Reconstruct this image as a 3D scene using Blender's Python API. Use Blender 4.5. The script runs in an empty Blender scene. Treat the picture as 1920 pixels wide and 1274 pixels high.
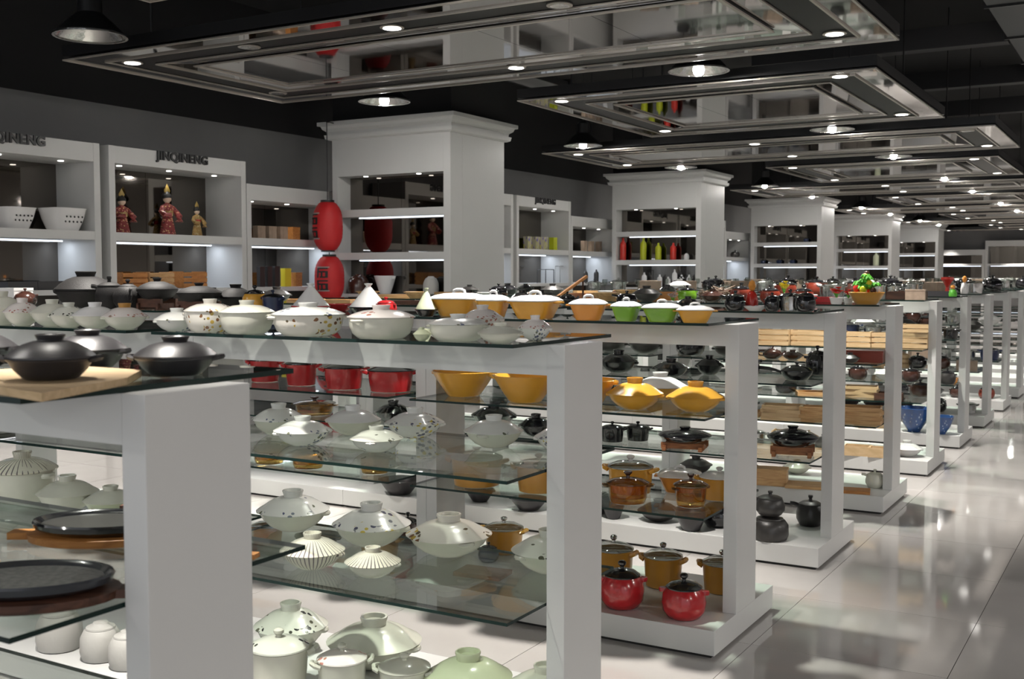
import bpy, bmesh, math, random
from mathutils import Vector, Matrix
PI = math.pi
S = bpy.context.scene
COL = S.collection
random.seed(7)

# ---------------------------------------------------------------- camera
cam_d = bpy.data.cameras.new('camera')
cam = bpy.data.objects.new('camera', cam_d)
COL.objects.link(cam)
cam.location = (0, 0, 1.6)
cam.rotation_euler = (math.radians(90 - 3.3536), 0, math.radians(30.3264))
cam_d.sensor_width = 36.0
cam_d.lens = 36.0 * 2082 / 1920
cam_d.clip_end = 200
cam_d.dof.use_dof = True
cam_d.dof.focus_distance = 5.0
cam_d.dof.aperture_fstop = 7.0
S.camera = cam

# ---------------------------------------------------------------- world, exposure
S.view_settings.view_transform = 'Standard'
S.view_settings.look = 'None'
S.view_settings.gamma = 1.0
S.view_settings.use_curve_mapping = False
S.view_settings.exposure = 0.1
w = bpy.data.worlds.new('world')
S.world = w
w.use_nodes = True
w.node_tree.nodes['Background'].inputs[0].default_value = (0.93, 0.96, 1.0, 1)
w.node_tree.nodes['Background'].inputs[1].default_value = 0.75
try:
    S.cycles.max_bounces = 10
    S.cycles.transparent_max_bounces = 32
    S.cycles.sample_clamp_indirect = 3.0
    S.cycles.caustics_reflective = False
    S.cycles.caustics_refractive = False
    S.cycles.blur_glossy = 0.5
except Exception:
    pass
AISLE_FILL_W = 330.0      # one unseen pendant added to light the rack ends
DOWN_W = 700.0        # one recessed downlight

# ---------------------------------------------------------------- materials
MATS = {}
def nodes_of(name):
    m = bpy.data.materials.new(name)
    m.use_nodes = True
    nt = m.node_tree
    return m, nt, nt.nodes['Principled BSDF']

def pm(name, col, rough=0.4, metal=0.0, coat=0.0, bump=0.0, bscale=60.0, var=0.0, vscale=6.0, spec=0.5):
    """principled material with slight procedural colour variation and relief"""
    if name in MATS: return MATS[name]
    m, nt, b = nodes_of(name)
    c = (*col, 1)
    b.inputs['Base Color'].default_value = c
    b.inputs['Roughness'].default_value = rough
    b.inputs['Metallic'].default_value = metal
    b.inputs['Specular IOR Level'].default_value = spec
    if coat:
        b.inputs['Coat Weight'].default_value = coat
        b.inputs['Coat Roughness'].default_value = 0.06
    if var or bump:
        tc = nt.nodes.new('ShaderNodeTexCoord')
    if var:
        n = nt.nodes.new('ShaderNodeTexNoise'); n.inputs['Scale'].default_value = vscale
        n.inputs['Detail'].default_value = 4
        r = nt.nodes.new('ShaderNodeValToRGB')
        lo = tuple(max(0, x * (1 - var)) for x in col); hi = tuple(min(1, x * (1 + var)) for x in col)
        r.color_ramp.elements[0].color = (*lo, 1); r.color_ramp.elements[0].position = 0.3
        r.color_ramp.elements[1].color = (*hi, 1); r.color_ramp.elements[1].position = 0.7
        nt.links.new(tc.outputs['Object'], n.inputs['Vector'])
        nt.links.new(n.outputs['Fac'], r.inputs['Fac'])
        nt.links.new(r.outputs['Color'], b.inputs['Base Color'])
    if bump:
        n2 = nt.nodes.new('ShaderNodeTexNoise'); n2.inputs['Scale'].default_value = bscale
        bp = nt.nodes.new('ShaderNodeBump'); bp.inputs['Strength'].default_value = bump
        bp.inputs['Distance'].default_value = 0.01
        nt.links.new(tc.outputs['Object'], n2.inputs['Vector'])
        nt.links.new(n2.outputs['Fac'], bp.inputs['Height'])
        nt.links.new(bp.outputs['Normal'], b.inputs['Normal'])
    MATS[name] = m
    return m

def wood(name, c1, c2, scale=18.0, rough=0.5):
    if name in MATS: return MATS[name]
    m, nt, b = nodes_of(name)
    tc = nt.nodes.new('ShaderNodeTexCoord')
    mp = nt.nodes.new('ShaderNodeMapping'); mp.inputs['Scale'].default_value = (1.0, 9.0, 9.0)
    n = nt.nodes.new('ShaderNodeTexNoise'); n.inputs['Scale'].default_value = scale * 0.35
    n.inputs['Detail'].default_value = 6; n.inputs['Distortion'].default_value = 0.8
    r = nt.nodes.new('ShaderNodeValToRGB')
    r.color_ramp.elements[0].color = (*c1, 1); r.color_ramp.elements[0].position = 0.35
    r.color_ramp.elements[1].color = (*c2, 1); r.color_ramp.elements[1].position = 0.68
    nt.links.new(tc.outputs['Object'], mp.inputs['Vector'])
    nt.links.new(mp.outputs['Vector'], n.inputs['Vector'])
    nt.links.new(n.outputs['Fac'], r.inputs['Fac'])
    nt.links.new(r.outputs['Color'], b.inputs['Base Color'])
    b.inputs['Roughness'].default_value = rough
    MATS[name] = m
    return m

def floral(name, base, cols, cluster=0.60, cs=10.0, vs=44.0, thr=0.42, rough=0.22):
    """glaze with painted sprigs: small dabs gathered in loose clusters"""
    if name in MATS: return MATS[name]
    m, nt, b = nodes_of(name)
    L = nt.links.new
    tc = nt.nodes.new('ShaderNodeTexCoord')
    n = nt.nodes.new('ShaderNodeTexNoise'); n.inputs['Scale'].default_value = cs; n.inputs['Detail'].default_value = 1
    L(tc.outputs['Object'], n.inputs['Vector'])
    g = nt.nodes.new('ShaderNodeMath'); g.operation = 'GREATER_THAN'; g.inputs[1].default_value = cluster
    L(n.outputs['Fac'], g.inputs[0])
    v = nt.nodes.new('ShaderNodeTexVoronoi'); v.inputs['Scale'].default_value = vs
    L(tc.outputs['Object'], v.inputs['Vector'])
    l = nt.nodes.new('ShaderNodeMath'); l.operation = 'LESS_THAN'; l.inputs[1].default_value = thr
    L(v.outputs['Distance'], l.inputs[0])
    mu = nt.nodes.new('ShaderNodeMath'); mu.operation = 'MULTIPLY'
    L(g.outputs[0], mu.inputs[0]); L(l.outputs[0], mu.inputs[1])
    sx = nt.nodes.new('ShaderNodeSeparateColor'); L(v.outputs['Color'], sx.inputs[0])
    r = nt.nodes.new('ShaderNodeValToRGB'); r.color_ramp.interpolation = 'CONSTANT'
    els = r.color_ramp.elements
    els[0].color = (*cols[0], 1); els[0].position = 0
    els[1].color = (*cols[-1], 1); els[1].position = (len(cols) - 1) / len(cols)
    for i in range(1, len(cols) - 1):
        e = els.new(i / len(cols)); e.color = (*cols[i], 1)
    L(sx.outputs[0], r.inputs['Fac'])
    n2 = nt.nodes.new('ShaderNodeTexNoise'); n2.inputs['Scale'].default_value = 5
    L(tc.outputs['Object'], n2.inputs['Vector'])
    r2 = nt.nodes.new('ShaderNodeValToRGB')
    r2.color_ramp.elements[0].color = (*[x * 0.93 for x in base], 1); r2.color_ramp.elements[0].position = 0.3
    r2.color_ramp.elements[1].color = (*base, 1); r2.color_ramp.elements[1].position = 0.7
    L(n2.outputs['Fac'], r2.inputs['Fac'])
    mx = nt.nodes.new('ShaderNodeMix'); mx.data_type = 'RGBA'
    L(mu.outputs[0], mx.inputs[0]); L(r2.outputs['Color'], mx.inputs[6]); L(r.outputs['Color'], mx.inputs[7])
    L(mx.outputs[2], b.inputs['Base Color'])
    b.inputs['Roughness'].default_value = rough
    b.inputs['Coat Weight'].default_value = 0.3
    b.inputs['Coat Roughness'].default_value = 0.05
    MATS[name] = m
    return m

def striped(name, base, c2):
    """glaze with radiating brush stripes"""
    if name in MATS: return MATS[name]
    m, nt, b = nodes_of(name)
    L = nt.links.new
    tc = nt.nodes.new('ShaderNodeTexCoord')
    gr = nt.nodes.new('ShaderNodeTexGradient'); gr.gradient_type = 'RADIAL'
    L(tc.outputs['Object'], gr.inputs[0])
    k = nt.nodes.new('ShaderNodeMath'); k.operation = 'MULTIPLY'; k.inputs[1].default_value = 260
    L(gr.outputs['Fac'], k.inputs[0])
    s = nt.nodes.new('ShaderNodeMath'); s.operation = 'SINE'; L(k.outputs[0], s.inputs[0])
    n = nt.nodes.new('ShaderNodeTexNoise'); n.inputs['Scale'].default_value = 12
    L(tc.outputs['Object'], n.inputs['Vector'])
    a = nt.nodes.new('ShaderNodeMath'); a.operation = 'MULTIPLY'
    L(s.outputs[0], a.inputs[0]); L(n.outputs['Fac'], a.inputs[1])
    g = nt.nodes.new('ShaderNodeMath'); g.operation = 'GREATER_THAN'; g.inputs[1].default_value = 0.36
    L(a.outputs[0], g.inputs[0])
    mx = nt.nodes.new('ShaderNodeMix'); mx.data_type = 'RGBA'
    mx.inputs[6].default_value = (*base, 1); mx.inputs[7].default_value = (*c2, 1)
    L(g.outputs[0], mx.inputs[0]); L(mx.outputs[2], b.inputs['Base Color'])
    b.inputs['Roughness'].default_value = 0.25
    b.inputs['Coat Weight'].default_value = 0.3
    MATS[name] = m
    return m

def thin_glass(name, tint, refl=1.0):
    """pane of glass: lets light straight through with a tint and reflects by angle"""
    if name in MATS: return MATS[name]
    m = bpy.data.materials.new(name); m.use_nodes = True
    nt = m.node_tree; nt.nodes.clear()
    out = nt.nodes.new('ShaderNodeOutputMaterial')
    t = nt.nodes.new('ShaderNodeBsdfTransparent'); t.inputs[0].default_value = (*tint, 1)
    g = nt.nodes.new('ShaderNodeBsdfGlossy'); g.inputs['Roughness'].default_value = 0.01
    # Schlick reflectance by the angle of view, the same on both sides of the pane
    ge = nt.nodes.new('ShaderNodeNewGeometry')
    dt = nt.nodes.new('ShaderNodeVectorMath'); dt.operation = 'DOT_PRODUCT'
    nt.links.new(ge.outputs['Normal'], dt.inputs[0]); nt.links.new(ge.outputs['Incoming'], dt.inputs[1])
    prev = dt.outputs['Value']
    for op, i, val in (('ABSOLUTE', 0, None), ('SUBTRACT', 1, 1.0), ('POWER', 0, 5.0), ('MULTIPLY', 0, 0.96), ('ADD', 0, 0.04), ('MULTIPLY', 0, refl)):
        k = nt.nodes.new('ShaderNodeMath'); k.operation = op; k.use_clamp = True
        nt.links.new(prev, k.inputs[i])
        if val is not None: k.inputs[1 - i].default_value = val
        prev = k.outputs[0]
    mx = nt.nodes.new('ShaderNodeMixShader')
    nt.links.new(prev, mx.inputs[0])
    nt.links.new(t.outputs[0], mx.inputs[1]); nt.links.new(g.outputs[0], mx.inputs[2])
    nt.links.new(mx.outputs[0], out.inputs[0])
    MATS[name] = m
    return m

def emit(name, col, st):
    if name in MATS: return MATS[name]
    m = bpy.data.materials.new(name); m.use_nodes = True
    nt = m.node_tree; nt.nodes.clear()
    out = nt.nodes.new('ShaderNodeOutputMaterial')
    e = nt.nodes.new('ShaderNodeEmission'); e.inputs[0].default_value = (*col, 1); e.inputs[1].default_value = st
    nt.links.new(e.outputs[0], out.inputs[0])
    MATS[name] = m
    return m

def mirror(name, col, rough, wav):
    """polished mirror, very slightly wavy"""
    return pm(name, col, rough, metal=1.0, bump=wav, bscale=2.2)

WHITE = pm('white_lacquer', (0.70, 0.70, 0.69), 0.32, var=0.03, vscale=1.5)
OFFW = pm('off_white_wall_paint', (0.42, 0.41, 0.40), 0.8)
WALLW = pm('white_fixture_paint', (0.62, 0.62, 0.61), 0.45, var=0.02, vscale=1.5)
GREYW = pm('grey_wall_paint', (0.18, 0.18, 0.185), 0.8, var=0.08, vscale=1.0, bump=0.05)
BLACKC = pm('black_ceiling_paint', (0.006, 0.006, 0.007), 0.85)
GAPSHADE = pm('recess_shade_colour', (0.02, 0.02, 0.02), 0.7)  # dark colour standing in for shade in gaps and holes
GLASS = thin_glass('shelf_glass_face', (0.90, 0.935, 0.915), 1.0)
GEDGE = pm('shelf_glass_edge', (0.006, 0.020, 0.017), 0.25, spec=0.25)
MIR_C = mirror('ceiling_mirror', (0.50, 0.48, 0.46), 0.035, 0.04)
MIR_D = mirror('dark_back_mirror', (0.17, 0.155, 0.14), 0.03, 0.0)
TRIM = pm('panel_trim', (0.52, 0.48, 0.43), 0.3, metal=0.6)
BAND = pm('black_band', (0.006, 0.006, 0.007), 0.5, spec=.15)
LED = emit('led_strip_light', (0.80, 0.88, 1.0), 3.2)
BULB = emit('lamp_bulb_light', (1.0, 0.96, 0.91), 460.0)
LENS = emit('downlight_lens_light', (1.0, 0.96, 0.90), 7.0)
SILVER = pm('reflector_silver', (0.75, 0.74, 0.72), 0.18, metal=1.0, bump=0.3, bscale=30)
STEEL = pm('stainless_steel', (0.62, 0.62, 0.62), 0.16, metal=1.0, bump=0.05, bscale=80)
BLACKM = pm('black_housing', (0.012, 0.012, 0.013), 0.35)

# a lamp bulb under its reflector throws light nearly all round; the recessed downlights throw narrow cones
def lamp_light(x, y):
    if x > 1: spot((x, y, ZC - .09), AISLE_FILL_W, 160, .7, (1.0, 0.96, 0.91), .07)  # extra spot only under the added, unseen aisle pendants
def down_light(x, y):
    spot((x, y, ZC - .03), DOWN_W, 64 if y < 6 else 74, .75)

# ---------------------------------------------------------------- mesh helpers
class MB:
    def __init__(s): s.v = []; s.f = []; s.m = []
    def add(s, vs, fs, mi=0):
        o = len(s.v); s.v += vs; s.f += [tuple(i + o for i in f) for f in fs]; s.m += [mi] * len(fs)
        return s
    def box(s, x0, x1, y0, y1, z0, z1, mi=0, top=None):
        vs = [(x0,y0,z0),(x1,y0,z0),(x1,y1,z0),(x0,y1,z0),(x0,y0,z1),(x1,y0,z1),(x1,y1,z1),(x0,y1,z1)]
        fs = [(3,2,1,0),(4,5,6,7),(0,1,5,4),(1,2,6,5),(2,3,7,6),(3,0,4,7)]
        o = len(s.v); s.v += vs; s.f += [tuple(i + o for i in f) for f in fs]
        s.m += ([mi, mi] if top is None else [top, top]) + [mi] * 4
        return s
    def lathe(s, prof, seg=24, sx=1.0, sy=1.0, sq=0.0, mi=0, c=(0,0,0), closed=False):
        """revolve (r,z); sq>0 squares the section; sx, sy make it oval"""
        n = len(prof); vs = []
        for (r, z) in prof:
            for k in range(seg):
                a = 2 * PI * k / seg; ca, sa = math.cos(a), math.sin(a)
                q = 1.0
                if sq:
                    q = 1.0 / (abs(ca) ** sq + abs(sa) ** sq) ** (1.0 / sq)
                vs.append((c[0] + r * q * ca * sx, c[1] + r * q * sa * sy, c[2] + z))
        fs = []
        for i in range(n - 1):
            for k in range(seg):
                k2 = (k + 1) % seg
                fs.append((i*seg+k, i*seg+k2, (i+1)*seg+k2, (i+1)*seg+k))
        fs.append(tuple(range(seg - 1, -1, -1)))
        fs.append(tuple((n-1)*seg + k for k in range(seg)))
        return s.add(vs, fs, mi)
    def tube(s, pts, r, seg=6, mi=0, taper=None):
        pts = [Vector(p) for p in pts]; n = len(pts); vs = []
        up = Vector((0.13, 0.21, 1)).normalized()
        for i, p in enumerate(pts):
            d = (pts[min(i+1, n-1)] - pts[max(i-1, 0)]).normalized()
            a = d.cross(up)
            if a.length < 1e-4: a = d.cross(Vector((1, 0, 0)))
            a.normalize(); b = d.cross(a)
            rr = r if taper is None else r * taper[i]
            for k in range(seg):
                t = 2 * PI * k / seg
                q = p + a * (rr * math.cos(t)) + b * (rr * math.sin(t)); vs.append(tuple(q))
        fs = []
        for i in range(n - 1):
            for k in range(seg):
                k2 = (k + 1) % seg
                fs.append((i*seg+k, i*seg+k2, (i+1)*seg+k2, (i+1)*seg+k))
        fs.append(tuple(range(seg))[::-1]); fs.append(tuple((n-1)*seg + k for k in range(seg)))
        return s.add(vs, fs, mi)
    def mesh(s, name, mats, smooth=False, angle=40, bevel=0.0):
        me = bpy.data.meshes.new(name)
        me.from_pydata(s.v, [], s.f)
        if not isinstance(mats, (list, tuple)): mats = [mats]
        for m in mats: me.materials.append(m)
        me.polygons.foreach_set('material_index', s.m)
        bm = bmesh.new(); bm.from_mesh(me)
        bmesh.ops.remove_doubles(bm, verts=bm.verts, dist=1e-5)
        bmesh.ops.recalc_face_normals(bm, faces=bm.faces)
        if bevel:
            bmesh.ops.bevel(bm, geom=list(bm.edges), offset=bevel, segments=2, affect='EDGES', profile=0.7)
        if smooth:
            lim = math.radians(angle)
            for f in bm.faces: f.smooth = True
            for e in bm.edges:
                e.smooth = not (len(e.link_faces) == 2 and e.calc_face_angle(0) > lim)
        bm.to_mesh(me); bm.free()
        return me

def link(name, data, parent=None, loc=(0, 0, 0), rz=0.0):
    o = bpy.data.objects.new(name, data)
    COL.objects.link(o)
    o.location = loc
    if rz: o.rotation_euler = (0, 0, rz)
    if parent: o.parent = parent
    return o
def tag(o, label, cat, group=None):
    o['label'] = label; o['category'] = cat
    if group: o['group'] = group
    return o
def boxmesh(name, dims, mat, bevel=0.0):
    return MB().box(*dims).mesh(name, mat, bevel=bevel)
def struct(name, mb, mat, **k):
    o = link(name, mb.mesh(name, mat, **k)); o['kind'] = 'structure'
    return o
def thing(name, label, cat, loc, rz=0.0, group=None):
    return tag(link(name, None, None, loc, rz), label, cat, group)
ORD = ['first', 'second', 'third', 'fourth', 'fifth', 'sixth', 'seventh', 'eighth', 'ninth', 'tenth', 'eleventh',
       'twelfth', 'thirteenth', 'fourteenth', 'fifteenth', 'sixteenth', 'seventeenth', 'eighteenth', 'nineteenth', 'twentieth']
ROWN = ['nearest'] + ORD[1:]

def point(loc, watts, col=(1.0, 0.96, 0.91), size=0.08):
    d = bpy.data.lights.new('lamp_light', 'POINT')
    d.energy = watts; d.color = col; d.shadow_soft_size = size
    o = bpy.data.objects.new('lamp_light', d); COL.objects.link(o); o.location = loc
    return o
def spot(loc, watts, angle, blend, col=(1.0, 0.95, 0.88), size=0.05):
    d = bpy.data.lights.new('lamp_light', 'SPOT')
    d.energy = watts; d.spot_size = math.radians(angle); d.spot_blend = blend
    d.color = col; d.shadow_soft_size = size
    o = bpy.data.objects.new('lamp_light', d); COL.objects.link(o); o.location = loc
    return o

# ================================================================ floor, walls, ceiling
TILE = pm('floor_tile', (0.52, 0.494, 0.475), 0.06, var=0.06, vscale=2.0, coat=0.5)
GROUT = pm('tile_grout', (0.22, 0.21, 0.20), 0.8)
X0T = -0.69; TS = 0.8
floor = struct('floor', MB().box(-10.4, 9, -4, 50.5, -0.2, -0.012), GROUT)
tile_me = MB().box(0.0015, TS - 0.0015, 0.0015, TS - 0.0015, -0.012, 0).mesh('tile', TILE)
near = set()
for i in range(-9, 3):
    for j in range(1, 24):
        near.add((i, j))
        link('tile', tile_me, floor, (X0T + i * TS, 0.6 + j * TS, 0))
mb = MB()
for i in range(-12, 12):
    for j in range(-5, 62):
        if (i, j) in near: continue
        x = X0T + i * TS; y = 0.6 + j * TS
        mb.box(x + 0.0015, x + TS - 0.0015, y + 0.0015, y + TS - 0.0015, -0.012, 0)
o = link('tile_field', mb.mesh('tile_field', TILE), floor); o['kind'] = 'stuff'

struct('wall_left', MB().box(-10.1, -9.82, -4, 50.3, 0, 3.42), GREYW)
struct('wall_far', MB().box(-10.1, 9, 48.6, 48.9, 0, 3.42), GREYW)
struct('wall_right', MB().box(8.8, 9, -4, 48.6, 0, 4.9), OFFW)
struct('ceiling', MB().box(-10.4, 9.2, -4.2, 51, 4.9, 5.0), BLACKC)
struct('trim_1', MB().box(-10.1, -9.80, -4, 50.3, 3.42, 4.9), BLACKC)
struct('trim_2', MB().box(-10.1, 9, 48.58, 48.9, 3.42, 4.9), BLACKC)

# black steel beams and grey ducts under the open black ceiling
DUCT = pm('dark_duct_metal', (0.055, 0.056, 0.06), 0.6)
BEAM = pm('dark_beam_paint', (0.04, 0.04, 0.043), 0.7)
def duct(name, dims, label, cat, mat, flange=True):
    x0, x1, y0, y1, z0, z1 = dims
    t = thing(name, label, cat, ((x0+x1)/2, (y0+y1)/2, z0))
    hx, hy, hz = (x1-x0)/2, (y1-y0)/2, z1-z0
    link('duct_body', boxmesh(name, (-hx, hx, -hy, hy, 0, hz), mat, 0.01), t)
    if flange:
        n = max(1, int(2*max(hx, hy) / 1.6))
        fm = (boxmesh('flange', (-hx-.025, hx+.025, -.015, .015, -.025, hz+.025), BLACKM) if hy > hx
              else boxmesh('flange', (-.015, .015, -hy-.025, hy+.025, -.025, hz+.025), BLACKM))
        for k in range(n):
            q = -1 + (2*k+1)/n
            link('flange', fm, t, (0, q*hy, 0) if hy > hx else (q*hx, 0, 0))
    return t
duct('air_duct', (-1.55, -0.85, 6.0, 34.0, 4.2, 4.55), 'long grey air duct running away high above the aisle', 'duct', DUCT)
for k, y in enumerate((10.9, 13.9, 16.9, 19.9)):
    duct('ceiling_beam', (-4.6, -1.6, y, y + .22, 4.25, 4.5),
         'dark crossbeam meeting the air duct, %s one from the camera' % ORD[k], 'beam', BEAM, False)
ct = duct('cable_tray', (-6.35, -6.0, 8.9, 14.2, 3.75, 3.83), 'dark cable tray under the black ceiling by the nearest column', 'cable tray', BEAM)

for q in (-2.2, 0, 2.2): link('hanger_rod', MB().tube([(0, q, .07), (0, q, 1.16)], .008, 6).mesh('rod', BLACKM), ct)

# ================================================================ mirrored ceiling panels
ZC = 3.37
down_me = MB().lathe([(.088, 0), (.088, -.008), (.066, -.010), (.066, -.002)], 18).mesh('downlight', TRIM, True)
lens_me = MB().lathe([(.066, -.0105), (.066, -.0125)], 18).mesh('lens', LENS)
lens_off = MB().lathe([(.066, -.0105), (.066, -.0125)], 18).mesh('lens_off', SILVER)
def ring_quads(x0, x1, y0, y1, wd, z, zi=None):
    """four mitred strips between an outer rectangle and one inset by wd"""
    if zi is None: zi = z
    o = [(x0,y0,z),(x1,y0,z),(x1,y1,z),(x0,y1,z)]
    i = [(x0+wd,y0+wd,zi),(x1-wd,y0+wd,zi),(x1-wd,y1-wd,zi),(x0+wd,y1-wd,zi)]
    for k in range(4):
        k2 = (k+1) % 4
        q = [o[k], o[k2], i[k2], i[k]]
        top = [(a, b, c + .012) for (a, b, c) in q]
        yield MB().add(q + top, [(0,1,2,3),(7,6,5,4),(0,4,5,1),(1,5,6,2),(2,6,7,3),(3,7,4,0)])
def ceiling_panel(x0, x1, y0, y1, lights, label, nx, ny):
    cx, cy = (x0+x1)/2, (y0+y1)/2
    hx, hy = (x1-x0)/2, (y1-y0)/2
    t = thing('ceiling_panel', label, 'ceiling panel', (cx, cy, ZC), 0, 'mirrored ceiling panels')
    link('back_board', boxmesh('back_board', (-hx, hx, -hy, hy, .02, .11), BLACKM), t)
    for s in (-1, 1):                       # rods up into the dark
        for q in (-1, 1):
            link('hanger_rod', MB().tube([(s*hx*.8, q*hy*.7, .1), (s*hx*.8, q*hy*.7, 1.52)], .008, 6).mesh('rod', BLACKM), t)
    e = 0.0
    def trim_at(e, wd=.018):
        for m_ in ring_quads(-hx+e, hx-e, -hy+e, hy-e, wd, -.012): link('trim_strip', m_.mesh('trim', TRIM), t)
    def strip(e, wd, mat, nm, z=0.0, zi=None):
        for m_ in ring_quads(-hx+e, hx-e, -hy+e, hy-e, wd, z, zi): link(nm, m_.mesh(nm, mat), t)
    trim_at(0.0); strip(.018, .215, MIR_C, 'mirror_strip')
    trim_at(.233); strip(.251, .265, BAND, 'black_band', .004)
    trim_at(.516); strip(.534, .20, MIR_C, 'bevelled_mirror_strip', 0.0, .012)
    trim_at(.734, .03)
    ix, iy = hx - .764, hy - .764
    pw, ph = 2*ix/nx, 2*iy/ny
    pme = boxmesh('mirror_pane', (-pw/2+.002, pw/2-.002, -ph/2+.002, ph/2-.002, .004, .016), MIR_C)
    for a in range(nx):
        for b in range(ny):
            link('mirror_pane', pme, t, (-ix + (a+.5)*pw, -iy + (b+.5)*ph, 0))
    for (lx, ly, on) in lights:
        d = link('downlight', down_me, t, (lx - cx, ly - cy, 0))
        link('lens', lens_me if on else lens_off, d)
        if on: down_light(lx, ly)
pn = 0
for k in range(6):
    y = 8.2 * k
    la = []
    for (lx, ly, on) in ((-7.47,6.5,1),(-6.18,6.52,0),(-4.815,6.53,1),(-3.47,6.55,0),(-2.13,6.53,0),
                         (-7.5,8.3,0),(-4.815,8.3,1),(-2.13,8.33,1)):
        if k % 2 == 1 and lx < -7: on = 1
        la.append((lx, ly + y, on))
    ceiling_panel(-7.88, -1.76, 6.13 + y, 8.78 + y, la,
                  'wide mirrored ceiling panel with bevelled frame, %s wide one from the camera' % ORD[k], 5, 1)
for k in range(6):
    y = 8.2 * (k - 1)
    lb = [(lx, ly + y, 1) for lx in (-5.335, -2.535) for ly in (10.12, 12.85)]
    ceiling_panel(-5.72, -2.165, 9.88 + y, 13.33 + y, lb,
                  'squarish mirrored ceiling panel with four corner downlights, %s such from the camera' % ORD[k], 3, 1)

# ================================================================ pendant lamps
refl_out = MB().lathe([(.262, 0), (.262, .012), (.24, .03), (.17, .10), (.09, .17), (.085, .30), (.05, .33)], 28).mesh('housing', BLACKM, True)
refl_in = MB().lathe([(.258, .001), (.235, .028), (.165, .095), (.085, .165), (.001, .166)], 28).mesh('reflector', SILVER, True)
rim_me = MB().lathe([(.25, -.004), (.268, -.004), (.268, .006), (.25, .006)], 28).mesh('rim', SILVER, True)
bulb_me = MB().lathe([(.02, .07), (.03, .055), (.045, .03), (.05, .01), (.04, -.025), (.018, -.04), (.001, -.043)], 12).mesh('bulb', BULB, True)
bulb_off = MB().lathe([(.02, .16), (.05, .13), (.06, .10), (.03, .08), (.001, .075)], 18).mesh('bulb', SILVER, True)
socket_me = MB().lathe([(.022, .068), (.024, .166)], 10).mesh('socket', BLACKM, True)
cord_me = MB().tube([(0, 0, .33), (0, 0, 1.52)], .006, 6).mesh('cord', BLACKM)
def open_ends(me):
    bm = bmesh.new(); bm.from_mesh(me)
    bmesh.ops.delete(bm, geom=[f for f in bm.faces if len(f.verts) > 8], context='FACES_ONLY')
    bm.to_mesh(me); bm.free()
for q in (refl_in, refl_out, rim_me): open_ends(q)
def pendant(x, y, on, label):
    t = thing('pendant_lamp', label, 'pendant lamp', (x, y, ZC), 0, 'round pendant lamps under the black ceiling')
    link('housing', refl_out, t); link('reflector', refl_in, t); link('rim', rim_me, t)
    link('bulb', bulb_me if on else bulb_off, t); link('bulb_socket', socket_me, t); link('cord', cord_me, t)
    if on: lamp_light(x, y)
LY = [-2.6, 1.1, 5.65, 9.27, 13.8, 17.4, 21.9, 25.4, 30.2, 33.8, 38.4, 42.0]
for k, y in enumerate(LY):
    pendant(-6.94, y, k != 2, ('unlit' if k == 2 else 'lit') + ' round pendant lamp, %s in the line nearer the wall' % ORD[k])
    pendant(-3.54, y, True, 'lit round pendant lamp, %s in the line nearer the aisle' % ORD[k])
    if k < 9:      # unseen lamp line added right of the aisle to brighten the rack ends
        pendant(4.3, y, True, 'added unseen lit pendant lamp right of the aisle, %s one counted along it' % ORD[k])

# ================================================================ display columns
Yf = 10.94
def led_strip(parent, x0, x1, y0, y1, z):
    link('led_strip', boxmesh('led_strip', (x0, x1, y0, y1, z - .012, z), LED), parent)
NICHE = 0.26
def column(k):
    t = thing('display_column', 'white square column with mirror-backed display niche, %s column from the camera' % ORD[k], 'column',
              (-8.12, Yf + 8.2*k, 0), 0, 'white display columns')
    hw = .885; D = 1.23
    W_ = [(-hw, -hw+.085), (hw-.095, hw)]
    link('column_body', boxmesh('column_body', (-hw, hw, NICHE, D, 0, 3.29), WALLW, .004), t)
    link('left_jamb', boxmesh('jamb', (-hw, -hw+.085, 0, NICHE, 0, 3.29), WALLW, .004), t)
    link('right_jamb', boxmesh('jamb', (hw-.1, hw, 0, NICHE, 0, 3.29), WALLW, .004), t)
    a, b = -hw+.085, hw-.1
    link('niche_header', boxmesh('header', (a, b, 0, NICHE, 2.815, 3.29), WALLW), t)
    link('niche_base', boxmesh('niche_base', (a, b, 0, NICHE, 0, .75), WALLW), t)
    for z1, th in ((2.40, .09), (1.87, .09), (1.36, .07)):
        s = link('niche_shelf', boxmesh('niche_shelf', (a, b, 0.005, NICHE, z1 - th, z1), WALLW), t)
        if z1 > 1.5: led_strip(t, a + .2, b - .05, NICHE - .09, NICHE - .07, z1 - th - .001)
    gm = MB().box(a, (a+b)/2 - .002, NICHE - .008, NICHE, .75, 2.815).mesh('back_mirror', MIR_D)
    link('back_mirror', gm, t); link('back_mirror', gm, t, ((b - a)/2 + .001, 0, 0))
    # stepped cornice
    c = MB()
    prof = [(0.0, 3.27), (.03, 3.27), (.06, 3.285), (.07, 3.33), (.04, 3.335), (.045, 3.37), (.085, 3.40), (.10, 3.435), (.13, 3.44), (.13, 3.485), (0, 3.485)]
    rings = []
    for (e, z) in prof:
        rings.append([(-hw-e, -e, z), (hw+e, -e, z), (hw+e, D+e, z), (-hw-e, D+e, z)])
    vs = [p for r in rings for p in r]; fs = []
    for i in range(len(prof)-1):
        for q in range(4):
            q2 = (q+1) % 4; fs.append((i*4+q, i*4+q2, i*4+4+q2, i*4+4+q))
    n = len(prof); fs.append((3, 2, 1, 0)); fs.append(tuple((n-1)*4+q for q in range(4)))
    link('cornice', c.add(vs, fs).mesh('cornice', WALLW), t)
    for q in (-.45, .35):
        link('niche_light', MB().lathe([(.028, 0), (.028, -.006)], 12).mesh('niche_light', LENS), t, (q, .12, 2.815))
    link('black_void_cover', boxmesh('void', (-hw, hw, .02, D, 3.485, 4.9), BLACKC), t)
for k in range(5): column(k)

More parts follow.
